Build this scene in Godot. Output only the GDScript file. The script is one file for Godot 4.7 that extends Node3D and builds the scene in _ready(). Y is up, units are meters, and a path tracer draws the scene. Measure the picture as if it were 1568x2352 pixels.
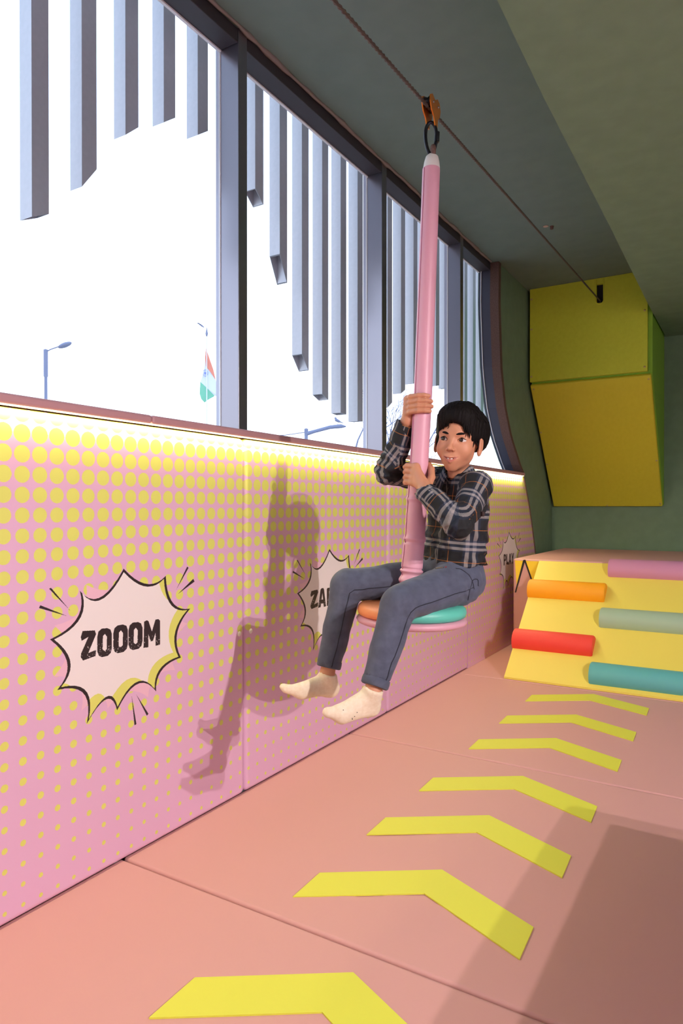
extends Node3D
# An indoor zip line: padded pink wall with a printed halftone, windows with hanging slats, a child on a disc swing.

const CAM_YAW := 31.16
const WX := -1.68          # front of the padded wall
const CEIL := 3.0
const SOFFIT := 2.647

var M := {}
var taken := {}

# ------------------------------------------------------------------ mesh builder
class MB:
	var v := PackedVector3Array()
	var n := PackedVector3Array()
	var uv := PackedVector2Array()
	var c := PackedColorArray()
	var ix := PackedInt32Array()
	var col := Color.WHITE
	func vert(p: Vector3, nn: Vector3, t := Vector2.ZERO) -> int:
		v.append(p); n.append(nn); uv.append(t); c.append(col)
		return v.size() - 1
	func tri_i(a: int, b: int, d: int, nn: Vector3) -> void:
		if (v[b] - v[a]).cross(v[d] - v[a]).dot(nn) > 0.0:
			ix.append(a); ix.append(d); ix.append(b)
		else:
			ix.append(a); ix.append(b); ix.append(d)
	func quad_i(a: int, b: int, d: int, e: int) -> void:
		var nn := n[a] + n[b] + n[d] + n[e]
		tri_i(a, b, d, nn); tri_i(a, d, e, nn)
	func quad(a: Vector3, b: Vector3, d: Vector3, e: Vector3, nn: Vector3, ta := Vector2(0, 0), tb := Vector2(1, 0), td := Vector2(1, 1), te := Vector2(0, 1)) -> void:
		var k := vert(a, nn, ta)
		vert(b, nn, tb); vert(d, nn, td); vert(e, nn, te)
		tri_i(k, k + 1, k + 2, nn); tri_i(k, k + 2, k + 3, nn)
	func box(p: Vector3, s: Vector3, b := Basis.IDENTITY) -> MB:
		var h := s / 2.0
		for ax in 3:
			for sg in [-1.0, 1.0]:
				var nn := Vector3.ZERO; nn[ax] = sg
				var a := Vector3.ZERO; a[(ax + 1) % 3] = h[(ax + 1) % 3]
				var d := Vector3.ZERO; d[(ax + 2) % 3] = h[(ax + 2) % 3]
				var o := nn * h
				quad(p + b * (o - a - d), p + b * (o + a - d), p + b * (o + a + d), p + b * (o - a + d), b * nn)
		return self
	# box with rounded edges; cuts = subdivisions of the flat part
	func rbox(p: Vector3, s: Vector3, r: float, b := Basis.IDENTITY, cuts := Vector3i(1, 1, 1), warp = null) -> MB:
		var h := s / 2.0
		r = minf(r, minf(h.x, minf(h.y, h.z)))
		var ts := []
		for ax in 3:
			var l := []
			for t in [1.0, 0.62, 0.3]:
				l.append(-h[ax] + r - r * t)
			for i in cuts[ax] + 1:
				l.append(lerpf(-h[ax] + r, h[ax] - r, float(i) / cuts[ax]))
			for t in [0.3, 0.62, 1.0]:
				l.append(h[ax] - r + r * t)
			ts.append(l)
		var inn := h - Vector3(r, r, r)
		for ax in 3:
			var a1 := (ax + 1) % 3
			var a2 := (ax + 2) % 3
			for sg in [-1.0, 1.0]:
				var base := v.size()
				var na: int = ts[a1].size()
				var nb: int = ts[a2].size()
				for i in na:
					for j in nb:
						var q := Vector3.ZERO
						q[ax] = sg * h[ax]; q[a1] = ts[a1][i]; q[a2] = ts[a2][j]
						var cl := q.clamp(-inn, inn)
						var nn := (q - cl).normalized()
						var pp := cl + nn * r
						if warp != null:
							pp = warp.call(pp, nn)
						vert(p + b * pp, b * nn)
				for i in na - 1:
					for j in nb - 1:
						var k := base + i * nb + j
						quad_i(k, k + nb, k + nb + 1, k + 1)
		return self
	func tube(pts: Array, rad, seg := 10, caps := true, closed := false) -> MB:
		var cnt := pts.size()
		var up := Vector3.UP
		var first := v.size()
		var prev := Vector3.ZERO
		var along := 0.0
		for i in cnt:
			var t: Vector3
			if closed:
				t = (pts[(i + 1) % cnt] - pts[(i - 1 + cnt) % cnt]).normalized()
			else:
				t = (pts[mini(i + 1, cnt - 1)] - pts[maxi(i - 1, 0)]).normalized()
			if i == 0:
				up = Vector3.RIGHT if absf(t.dot(Vector3.UP)) > 0.9 else Vector3.UP
			else:
				along += pts[i].distance_to(pts[i - 1])
			var s := up - t * up.dot(t)
			if s.length() < 1e-4:
				s = Vector3.FORWARD - t * Vector3.FORWARD.dot(t)
			s = s.normalized()
			up = s
			var w := t.cross(s)
			var r: float = rad if (rad is float or rad is int) else rad[i]
			var slope := 0.0
			if not (rad is float or rad is int) and not closed:
				var i0 := maxi(i - 1, 0)
				var i1 := mini(i + 1, cnt - 1)
				slope = (rad[i1] - rad[i0]) / maxf(pts[i1].distance_to(pts[i0]), 1e-6)
			for k in seg + 1:
				var an := TAU * k / seg
				var d := s * cos(an) + w * sin(an)
				vert(pts[i] + d * r, (d - t * slope).normalized(), Vector2(float(k) / seg, along))
			prev = t
		for i in (cnt if closed else cnt - 1):
			for k in seg:
				var a := first + i * (seg + 1) + k
				var b2 := first + ((i + 1) % cnt) * (seg + 1) + k
				quad_i(a, b2, b2 + 1, a + 1)
		if caps and not closed:
			for e in [0, cnt - 1]:
				var dirv: Vector3 = (pts[0] - pts[1] if e == 0 else pts[cnt - 1] - pts[cnt - 2]).normalized()
				var r2: float = rad if (rad is float or rad is int) else rad[e]
				var ctr := vert(pts[e] + dirv * r2 * 0.35, dirv)
				var ring := v.size()
				for k in seg + 1:
					vert(v[first + e * (seg + 1) + k], dirv)
				for k in seg:
					tri_i(ctr, ring + k, ring + k + 1, dirv)
		return self
	# profile points (r, y) turned round the y axis of frame t
	func lathe(prof: Array, seg := 24, t := Transform3D.IDENTITY, a0 := 0.0, a1 := TAU) -> MB:
		var first := v.size()
		var np := prof.size()
		for i in np:
			var pa: Vector2 = prof[maxi(i - 1, 0)]
			var pb: Vector2 = prof[mini(i + 1, np - 1)]
			var tn := (pb - pa).normalized()
			var n2 := Vector2(tn.y, -tn.x)
			for k in seg + 1:
				var an := a0 + (a1 - a0) * k / seg
				var d := Vector3(cos(an), 0, sin(an))
				vert(t * (d * prof[i].x + Vector3.UP * prof[i].y), (t.basis * (d * n2.x + Vector3.UP * n2.y)).normalized(), Vector2(float(k) / seg, float(i) / (np - 1)))
		for i in np - 1:
			for k in seg:
				var a := first + i * (seg + 1) + k
				quad_i(a, a + seg + 1, a + seg + 2, a + 1)
		return self
	# polygon in the plane o + x*U + y*V, from w0 to w1 along W
	func prism(poly: PackedVector2Array, o: Vector3, U: Vector3, V: Vector3, w0: float, w1: float, uvs := 1.0) -> MB:
		var W := U.cross(V).normalized()
		var tr := Geometry2D.triangulate_polygon(poly)
		for e in [[w0, -1.0], [w1, 1.0]]:
			var nn: Vector3 = W * e[1] * signf(w1 - w0)
			var k := v.size()
			for q in poly:
				vert(o + U * q.x + V * q.y + W * e[0], nn, q * uvs)
			for i in range(0, tr.size(), 3):
				tri_i(k + tr[i], k + tr[i + 1], k + tr[i + 2], nn)
		var area := 0.0
		for i in poly.size():
			area += poly[i].cross(poly[(i + 1) % poly.size()])
		for i in poly.size():
			var a := poly[i]
			var b := poly[(i + 1) % poly.size()]
			var e2 := b - a
			var n2 := Vector2(e2.y, -e2.x).normalized() * signf(area)
			quad(o + U * a.x + V * a.y + W * w0, o + U * b.x + V * b.y + W * w0, o + U * b.x + V * b.y + W * w1, o + U * a.x + V * a.y + W * w1, U * n2.x + V * n2.y, a * uvs, b * uvs, b * uvs, a * uvs)
		return self
	func ball(p: Vector3, r: Vector3, b := Basis.IDENTITY, seg := 14) -> MB:
		var first := v.size()
		var half := seg / 2
		for i in half + 1:
			var la := PI * i / half
			for k in seg + 1:
				var an := TAU * k / seg
				var d := Vector3(sin(la) * cos(an), cos(la), sin(la) * sin(an))
				vert(p + b * (d * r), (b * (d / r)).normalized(), Vector2(float(k) / seg, float(i) / half))
		for i in half:
			for k in seg:
				var a := first + i * (seg + 1) + k
				quad_i(a, a + seg + 1, a + seg + 2, a + 1)
		return self
	func add(o: MB, t := Transform3D.IDENTITY) -> MB:
		var k := v.size()
		for i in o.v.size():
			v.append(t * o.v[i]); n.append((t.basis * o.n[i]).normalized()); uv.append(o.uv[i]); c.append(o.c[i])
		for i in o.ix:
			ix.append(i + k)
		return self
	func mesh() -> ArrayMesh:
		var a := []
		a.resize(Mesh.ARRAY_MAX)
		a[Mesh.ARRAY_VERTEX] = v; a[Mesh.ARRAY_NORMAL] = n; a[Mesh.ARRAY_TEX_UV] = uv; a[Mesh.ARRAY_COLOR] = c; a[Mesh.ARRAY_INDEX] = ix
		var m := ArrayMesh.new()
		m.add_surface_from_arrays(Mesh.PRIMITIVE_TRIANGLES, a)
		return m

# ------------------------------------------------------------------ distance fields and surface nets
class Field:
	var kind := PackedInt32Array()     # 0 tapered capsule, 1 ellipsoid, 2 half space
	var cut := PackedInt32Array()
	var A := PackedVector3Array()
	var D := PackedVector3Array()
	var inv := PackedFloat32Array()
	var ra := PackedFloat32Array()
	var rb := PackedFloat32Array()
	var k := PackedFloat32Array()
	var noise: FastNoiseLite
	var amp := 0.0
	var wave = null
	func cap(a: Vector3, b: Vector3, r0: float, r1: float, kk := 0.015, sub := 0) -> Field:
		kind.append(0); cut.append(sub); A.append(a); D.append(b - a); inv.append(1.0 / maxf((b - a).length_squared(), 1e-9)); ra.append(r0); rb.append(r1); k.append(kk)
		return self
	func ell(a: Vector3, r: Vector3, kk := 0.015, sub := 0) -> Field:
		kind.append(1); cut.append(sub); A.append(a); D.append(r); inv.append(0); ra.append(0); rb.append(0); k.append(kk)
		return self
	func keep(p: Vector3, nn: Vector3, kk := 0.004) -> Field:      # keeps the side the normal points away from
		kind.append(2); cut.append(1); A.append(p); D.append(nn.normalized()); inv.append(0); ra.append(0); rb.append(0); k.append(kk)
		return self
	func ev(p: Vector3) -> float:
		var d := 1e3
		for i in kind.size():
			var e: float
			var q := p - A[i]
			if kind[i] == 0:
				var h := clampf(q.dot(D[i]) * inv[i], 0.0, 1.0)
				e = (q - D[i] * h).length() - (ra[i] + (rb[i] - ra[i]) * h)
			elif kind[i] == 1:
				var r := D[i]
				var s := q / r
				var k0 := s.length()
				var k1 := (s / r).length()
				e = k0 * (k0 - 1.0) / maxf(k1, 1e-6)
			else:
				e = -q.dot(D[i])
			var kk := k[i]
			if cut[i] == 0:
				var g := maxf(kk - absf(d - e), 0.0) / kk
				d = minf(d, e) - g * g * kk * 0.25
			else:
				e = -e
				var g2 := maxf(kk - absf(d - e), 0.0) / kk
				d = maxf(d, e) + g2 * g2 * kk * 0.25
		if amp > 0.0 and absf(d) < 0.03:
			d += noise.get_noise_3dv(p) * amp
		if wave != null and absf(d) < 0.03:
			d += wave.call(p)
		return d
	func grad(p: Vector3) -> Vector3:
		var h := 0.0015
		return Vector3(ev(p + Vector3(h, 0, 0)) - ev(p - Vector3(h, 0, 0)), ev(p + Vector3(0, h, 0)) - ev(p - Vector3(0, h, 0)), ev(p + Vector3(0, 0, h)) - ev(p - Vector3(0, 0, h))).normalized()
	func onto(p: Vector3, off := 0.0) -> Vector3:
		for i in 6:
			p -= grad(p) * (ev(p) - off)
		return p
	func net(lo: Vector3, hi: Vector3, h: float) -> MB:
		var out := MB.new()
		var S := 4
		var bx := int(ceil((hi.x - lo.x) / h / S))
		var by := int(ceil((hi.y - lo.y) / h / S))
		var bz := int(ceil((hi.z - lo.z) / h / S))
		var nx := bx * S + 1
		var ny := by * S + 1
		var nz := bz * S + 1
		var val := PackedFloat32Array()
		val.resize(nx * ny * nz)
		val.fill(1e9)
		var cell := PackedInt32Array()
		cell.resize(nx * ny * nz)
		cell.fill(-1)
		var off := [0, 1, nx, nx + 1, nx * ny, nx * ny + 1, nx * ny + nx, nx * ny + nx + 1]
		var ed := [[0, 1], [2, 3], [4, 5], [6, 7], [0, 2], [1, 3], [4, 6], [5, 7], [0, 4], [1, 5], [2, 6], [3, 7]]
		var cn := []
		for q in 8:
			cn.append(Vector3(q & 1, (q >> 1) & 1, (q >> 2) & 1))
		var reach := h * S * 1.15
		var active := []
		var w := PackedFloat32Array()
		w.resize(8)
		for z in bz:
			for y in by:
				for x in bx:
					if absf(ev(lo + Vector3(x + 0.5, y + 0.5, z + 0.5) * h * S)) > reach:
						continue
					for kz in S:
						for ky in S:
							for kx in S:
								var cx := x * S + kx
								var cy := y * S + ky
								var cz := z * S + kz
								var base := cx + cy * nx + cz * nx * ny
								var pos := 0
								for q in 8:
									var at: int = base + off[q]
									var f := val[at]
									if f > 1e8:
										f = ev(lo + (Vector3(cx, cy, cz) + cn[q]) * h)
										val[at] = f
									w[q] = f
									if f > 0.0:
										pos += 1
								if pos == 0 or pos == 8:
									continue
								var sum := Vector3.ZERO
								var cnt := 0
								for e in ed:
									var f0 := w[e[0]]
									var f1 := w[e[1]]
									if (f0 > 0.0) != (f1 > 0.0):
										sum += cn[e[0]].lerp(cn[e[1]], f0 / (f0 - f1))
										cnt += 1
								sum /= cnt
								var g := Vector3(w[1] + w[3] + w[5] + w[7] - w[0] - w[2] - w[4] - w[6], w[2] + w[3] + w[6] + w[7] - w[0] - w[1] - w[4] - w[5], w[4] + w[5] + w[6] + w[7] - w[0] - w[1] - w[2] - w[3])
								cell[base] = out.vert(lo + (Vector3(cx, cy, cz) + sum) * h, g.normalized())
								active.append(base)
		var st := [1, nx, nx * ny]
		for base in active:
			for ax in 3:
				var f0 := val[base]
				var f1: float = val[base + st[ax]]
				if f1 > 1e8 or (f0 > 0.0) == (f1 > 0.0):
					continue
				var s1: int = st[(ax + 1) % 3]
				var s2: int = st[(ax + 2) % 3]
				if base - s1 - s2 < 0:
					continue
				var a := cell[base]
				var b := cell[base - s1]
				var d := cell[base - s1 - s2]
				var e2 := cell[base - s2]
				if a < 0 or b < 0 or d < 0 or e2 < 0:
					continue
				out.quad_i(a, b, d, e2)
		return out

# ------------------------------------------------------------------ scene helpers
func rgb(r: int, g: int, b: int) -> Color:
	return Color8(r, g, b)

func mat(col: Color, rough := 0.6, metal := 0.0) -> StandardMaterial3D:
	var m := StandardMaterial3D.new()
	m.albedo_color = col
	m.roughness = rough
	m.metallic = metal
	return m

func noise_tex(freq: float, size := 256, octaves := 4, seed_ := 1, ramp: Array = []) -> NoiseTexture2D:
	var f := FastNoiseLite.new()
	f.seed = seed_
	f.frequency = freq
	f.fractal_octaves = octaves
	var t := NoiseTexture2D.new()
	t.width = size; t.height = size
	t.seamless = true
	t.noise = f
	if ramp:
		var g := Gradient.new()
		g.set_color(0, ramp[0]); g.set_color(1, ramp[1])
		t.color_ramp = g
	return t

func grainy(m: StandardMaterial3D, a: Color, b: Color, freq: float, scale_: float, bump := 0.0, seed_ := 1) -> StandardMaterial3D:
	m.albedo_color = Color.WHITE
	m.albedo_texture = noise_tex(freq, 256, 4, seed_, [a, b])
	m.uv1_triplanar = true
	m.uv1_scale = Vector3.ONE * scale_
	if bump > 0.0:
		m.heightmap_enabled = true
		m.heightmap_texture = noise_tex(freq * 2.0, 256, 3, seed_ + 7)
		m.heightmap_scale = bump
	return m

func numbered(called: String) -> String:
	var k: int = taken.get(called, -1) + 1
	taken[called] = k
	return called if k == 0 else "%s_%03d" % [called, k]

func tag(o: Node3D, label: String, category: String, group := "", kind := "") -> Node3D:
	if label: o.set_meta("label", label)
	if category: o.set_meta("category", category)
	if group: o.set_meta("group", group)
	if kind: o.set_meta("kind", kind)
	return o

func thing(called: String, label: String, category: String, at := Vector3.ZERO, turn := 0.0, group := "") -> Node3D:
	var o := Node3D.new()
	o.name = numbered(called)
	add_child(o)
	o.position = at
	o.rotation.y = turn
	tag(o, label, category, group)
	return o

func part(parent: Node3D, called: String, mb: MB, m: Material, label := "") -> MeshInstance3D:
	return part_m(parent, called, mb.mesh(), m, label)

func part_m(parent: Node3D, called: String, mesh: Mesh, m: Material, label := "") -> MeshInstance3D:
	var o := MeshInstance3D.new()
	o.name = called
	o.mesh = mesh
	o.material_override = m
	parent.add_child(o, true)
	if label: o.set_meta("label", label)
	return o

func struct(called: String, mb: MB, m: Material, parent: Node3D = self) -> MeshInstance3D:
	var o := part(parent, called, mb, m)
	if parent == self:
		o.set_meta("kind", "structure")
	return o

func struct_root(called: String) -> Node3D:
	var o := Node3D.new()
	o.name = called
	add_child(o)
	o.set_meta("kind", "structure")
	return o

func slab(lo: Vector3, hi: Vector3) -> MB:
	return MB.new().box((lo + hi) / 2.0, hi - lo)

func tidx(arr: Array) -> PackedVector2Array:
	var p := PackedVector2Array()
	for i in range(0, arr.size(), 2):
		p.append(Vector2(arr[i], arr[i + 1]))
	return p

# far end of the window wall: a curved edge, z as a function of height
const CURVE := [[3.02, -5.13], [2.67, -5.12], [2.19, -5.17], [1.905, -5.265], [1.68, -5.42], [1.43, -5.71], [1.387, -5.79], [1.108, -5.975], [0.874, -6.09], [0.735, -6.15], [0.0, -6.35]]
func curve_z(y: float) -> float:
	for i in CURVE.size() - 1:
		if y <= CURVE[i][0] and y >= CURVE[i + 1][0]:
			return lerpf(CURVE[i][1], CURVE[i + 1][1], (CURVE[i][0] - y) / (CURVE[i][0] - CURVE[i + 1][0]))
	return CURVE[0][1] if y > 3.0 else CURVE[-1][1]

# ------------------------------------------------------------------ pictures printed on the pads
func fill_poly(im: Image, poly: PackedVector2Array, col: Color, clip: Array = []) -> void:
	var lo := 1e9
	var hi := -1e9
	for q in poly:
		lo = minf(lo, q.y); hi = maxf(hi, q.y)
	for y in range(maxi(0, int(floor(lo))), mini(im.get_height() - 1, int(ceil(hi))) + 1):
		var sp := spans(poly, y + 0.5)
		if clip:
			sp = both(sp, spans(clip[0], y + 0.5))
		for i in range(0, sp.size() - 1, 2):
			var x0 := int(round(sp[i]))
			var x1 := int(round(sp[i + 1]))
			if x1 > x0:
				im.fill_rect(Rect2i(x0, y, x1 - x0, 1), col)

func spans(poly: PackedVector2Array, y: float) -> Array:
	var xs := []
	for i in poly.size():
		var a := poly[i]
		var b := poly[(i + 1) % poly.size()]
		if (a.y > y) != (b.y > y):
			xs.append(a.x + (b.x - a.x) * (y - a.y) / (b.y - a.y))
	xs.sort()
	return xs

func both(s: Array, t: Array) -> Array:
	var r := []
	for i in range(0, s.size() - 1, 2):
		for j in range(0, t.size() - 1, 2):
			var a := maxf(s[i], t[j])
			var b := minf(s[i + 1], t[j + 1])
			if b > a:
				r.append(a); r.append(b)
	return r

func arcs(tips: PackedVector2Array, mids: PackedVector2Array) -> PackedVector2Array:
	var out := PackedVector2Array()
	for i in tips.size():
		var a := tips[i]
		var b := tips[(i + 1) % tips.size()]
		var m := mids[i] * 2.0 - (a + b) / 2.0
		for k in 9:
			var t := k / 9.0
			out.append(a * (1 - t) * (1 - t) + m * 2 * t * (1 - t) + b * t * t)
	return out

const BURST := [1.4678, 0.9112, 1.6454, 0.8736, 1.7598, 0.7497, 1.7151, 0.5877, 1.6013, 0.4981, 1.4413, 0.4761, 1.3297, 0.4655, 1.2303, 0.5873, 1.2076, 0.7333, 1.3065, 0.8587]
const BURST_MID := [1.5614, 0.8547, 1.677, 0.7803, 1.6975, 0.6738, 1.6273, 0.5627, 1.5229, 0.5396, 1.4003, 0.5202, 1.3192, 0.556, 1.2637, 0.6545, 1.2968, 0.7811, 1.3805, 0.8322]
const HALO := [1.4954, 0.8981, 1.6217, 0.8581, 1.7454, 0.7, 1.6875, 0.5504, 1.5665, 0.4871, 1.4054, 0.4915, 1.3104, 0.5073, 1.2206, 0.6278, 1.221, 0.7701, 1.3292, 0.8739]
const TICKS := [1.205, 0.8751, 1.2111, 0.8772, 1.2724, 0.8064, 1.1733, 0.8256, 1.1776, 0.8327, 1.2617, 0.7919, 1.7458, 0.8973, 1.7525, 0.8925, 1.6932, 0.8223, 1.7758, 0.8523, 1.782, 0.8421, 1.701, 0.8068, 1.5101, 0.4114, 1.5181, 0.4123, 1.4985, 0.5077, 1.5616, 0.428, 1.5682, 0.4326, 1.5171, 0.5077]
# letters in a unit box, y up; a letter is a list of outlines (second ones are holes, drawn in paper colour)
const LETTERS := {
	"Z": [[0, .78, .12, .98, .92, 1, 1, .86, .48, .22, 1, .3, .96, .08, .14, 0, 0, .12, .02, .24, .5, .78, .06, .66]],
	"O": [[0, .2, .1, .06, .3, 0, .7, .02, .92, .12, 1, .3, 1, .8, .9, .95, .68, 1, .3, .98, .08, .88, 0, .7], [.36, .26, .5, .2, .64, .26, .66, .7, .52, .8, .38, .72]],
	"M": [[0, 0, .04, .96, .2, 1, .3, .96, .5, .56, .72, 1, .9, 1, 1, .94, 1, .02, .72, 0, .72, .5, .56, .2, .42, .2, .28, .5, .28, 0]],
	"A": [[0, 0, .3, .94, .44, 1, .66, 1, .74, .92, 1, .02, .72, 0, .66, .2, .38, .2, .3, .02], [.42, .4, .62, .4, .54, .74]],
	"P": [[.02, 0, .02, .94, .14, 1, .7, 1, .92, .9, 1, .72, .98, .52, .84, .4, .36, .34, .34, 0], [.36, .54, .62, .56, .68, .66, .64, .8, .36, .82]],
	"L": [[0, .06, 0, 1, .34, .98, .36, .28, .96, .26, 1, .04, .9, 0]],
	"Y": [[0, 1, .3, 1, .5, .66, .7, 1, 1, 1, .66, .44, .64, 0, .34, 0, .34, .44]],
}

func pad_image(z0: float, wide: float, burst_at: float, word: String, slots: Array) -> ImageTexture:
	var ppm := 1060.0
	var w := int(wide * ppm)
	var hgt := int(1.4 * ppm)
	var im := Image.create(w, hgt, false, Image.FORMAT_RGB8)
	im.fill(M_PINK)
	var conv := func(p: PackedVector2Array, dz: float) -> PackedVector2Array:
		var r := PackedVector2Array()
		for q in p:
			r.append(Vector2((q.x + dz - z0) * ppm, (1.4 - q.y) * ppm))
		return r
	var kk := int(floor((z0 - 1.071) / 0.05317))
	while 1.071 + kk * 0.05317 < z0 + wide + 0.03:
		var cx := (1.071 + kk * 0.05317 - z0) * ppm
		for j in 26:
			var y := 1.411 - j * 0.0551
			if y < 0.02:
				continue
			var r := (0.0055 + 0.0145 * y) * ppm
			var cy := (1.4 - y) * ppm
			for yy in range(maxi(0, int(cy - r)), mini(hgt, int(cy + r) + 1)):
				var t := r * r - (yy + 0.5 - cy) * (yy + 0.5 - cy)
				if t > 0.0:
					var s := sqrt(t)
					im.fill_rect(Rect2i(int(round(cx - s)), yy, int(round(2 * s)), 1), M_DOT)
		kk += 1
	var dz := burst_at - 1.4678
	var shape := arcs(tidx(BURST), tidx(BURST_MID))
	var cm := Vector2(1.475, 0.69)
	var hm := PackedVector2Array()
	var ht := tidx(HALO)
	for i in ht.size():
		hm.append(((ht[i] + ht[(i + 1) % ht.size()]) / 2.0).lerp(cm, 0.17))
	var halo: PackedVector2Array = conv.call(arcs(ht, hm), dz)
	fill_poly(im, halo, rgb(236, 190, 208))
	var ink := rgb(44, 34, 38)
	var paper := rgb(240, 232, 230)
	var outer: PackedVector2Array = conv.call(shape, dz)
	fill_poly(im, outer, ink)
	# the inside of the outline
	var inside := PackedVector2Array()
	for q in shape:
		inside.append(q.lerp(cm, 0.048))
	var inn: PackedVector2Array = conv.call(inside, dz)
	fill_poly(im, inn, M_DOT)
	var moved := PackedVector2Array()
	for q in shape:
		moved.append(q + Vector2(-0.036, 0.024))
	fill_poly(im, conv.call(moved, dz), paper, [inn])
	for i in range(0, TICKS.size(), 6):
		fill_poly(im, conv.call(tidx(TICKS.slice(i, i + 6)), dz), ink)
	var rng := RandomNumberGenerator.new()
	rng.seed = word.hash()
	for i in word.length():
		var s: Array = slots[i]      # z0, z1, bottom left, bottom right, top left, top right
		var outl: Array = LETTERS[word[i]]
		for o in outl.size():
			var p := PackedVector2Array()
			for q in tidx(outl[o]):
				p.append(Vector2(lerpf(s[0], s[1], q.x), lerpf(lerpf(s[2], s[3], q.x), lerpf(s[4], s[5], q.x), q.y)))
			fill_poly(im, conv.call(p, dz), ink if o == 0 else paper)
		for d in 26:                  # worn print
			var px := (lerpf(s[0], s[1], rng.randf()) + dz - z0) * ppm
			var py := (1.4 - lerpf(s[2], lerpf(s[2], s[4], 0.5), rng.randf())) * ppm
			im.fill_rect(Rect2i(int(px), int(py), 1 + rng.randi() % 2, 1 + rng.randi() % 4), paper)
	return ImageTexture.create_from_image(im)

var M_PINK := rgb(224, 180, 210)
var M_DOT := rgb(222, 224, 112)

func _ready() -> void:
	# --- camera
	var cam := Camera3D.new()
	cam.name = "camera"
	cam.fov = rad_to_deg(2.0 * atan(1176.0 / 1568.0))
	cam.near = 0.05
	cam.far = 500.0
	cam.rotation_order = EULER_ORDER_YXZ
	cam.position = Vector3(0, 1.1, 0)
	cam.rotation = Vector3(-atan(9.0 / 1568.0), deg_to_rad(CAM_YAW), 0)
	add_child(cam)
	cam.current = true
	# --- sky and exposure
	var sky_m := ProceduralSkyMaterial.new()
	sky_m.sky_top_color = rgb(176, 208, 246)
	sky_m.sky_horizon_color = rgb(242, 246, 255)
	sky_m.sky_curve = 0.35
	sky_m.ground_bottom_color = rgb(150, 150, 152)
	sky_m.ground_horizon_color = rgb(225, 226, 230)
	var env := Environment.new()
	env.background_mode = Environment.BG_SKY
	env.sky = Sky.new()
	env.sky.sky_material = sky_m
	env.background_energy_multiplier = 2.9
	env.tonemap_mode = Environment.TONE_MAPPER_LINEAR
	env.tonemap_exposure = 0.94
	env.sdfgi_enabled = true
	env.ssao_enabled = true
	env.ssil_enabled = true
	var we := WorldEnvironment.new()
	we.name = "environment"
	we.environment = env
	add_child(we)
	materials()
	room()
	windows()
	pads_and_floor()
	lamps()
	platform_and_ramp()
	wall_cushion()
	zip_line()
	swing()
	person()
	outdoors()

func materials() -> void:
	M.green = grainy(mat(Color.WHITE, 0.75), rgb(114, 139, 110), rgb(121, 147, 117), 0.02, 1.5, 0.02)
	M.ceiling = grainy(mat(Color.WHITE, 0.8), rgb(112, 132, 122), rgb(118, 138, 127), 0.02, 1.2, 0.02, 4)
	M.plain = mat(rgb(198, 201, 208), 0.8)
	M.concrete = mat(rgb(160, 158, 155), 0.9)
	M.peach = mat(rgb(208, 157, 153), 0.58)
	M.peach.rim_enabled = true
	M.peach.rim = 0.1
	M.pink_vinyl = mat(rgb(218, 160, 176), 0.42)
	M.yellow = mat(rgb(240, 220, 96), 0.5)
	M.chevron = mat(rgb(220, 224, 74), 0.55)
	M.metal_dark = mat(rgb(150, 147, 156), 0.3, 0.9)
	M.frame_end = mat(rgb(72, 72, 84), 0.5, 0.2)
	M.head_metal = mat(rgb(62, 58, 62), 0.5, 0.1)
	M.metal_light = mat(rgb(190, 190, 205), 0.4, 0.2)
	M.gasket = mat(rgb(235, 235, 235), 0.5)
	M.slat = grainy(mat(Color.WHITE, 0.38, 0.35), rgb(182, 182, 188), rgb(190, 190, 196), 0.05, 3.0, 0.0, 9)
	M.glass = mat(Color(0.92, 0.96, 1.0, 0.04), 0.02)
	M.glass.metallic_specular = 0.12
	M.glass.transparency = BaseMaterial3D.TRANSPARENCY_ALPHA
	M.ply = grainy(mat(Color.WHITE, 0.8), rgb(84, 60, 52), rgb(120, 92, 78), 0.06, 6.0, 0.1, 12)
	M.rope_steel = grainy(mat(Color.WHITE, 0.5, 0.4), rgb(78, 68, 60), rgb(108, 95, 84), 0.1, 40.0, 0.0, 3)
	M.orange_metal = mat(rgb(206, 120, 40), 0.3, 0.7)
	M.black_metal = mat(rgb(34, 36, 42), 0.3, 0.6)
	M.steel = mat(rgb(150, 146, 140), 0.3, 0.9)
	M.tape = mat(rgb(226, 222, 214), 0.4)
	M.black = mat(rgb(14, 14, 14), 0.7)
	M.ink = mat(rgb(36, 30, 32), 0.5)
	M.pale = mat(rgb(122, 130, 160), 0.8)  # outdoor haze is painted into this pale blue-grey
	M.ledge = mat(rgb(192, 146, 150), 0.5)

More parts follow.
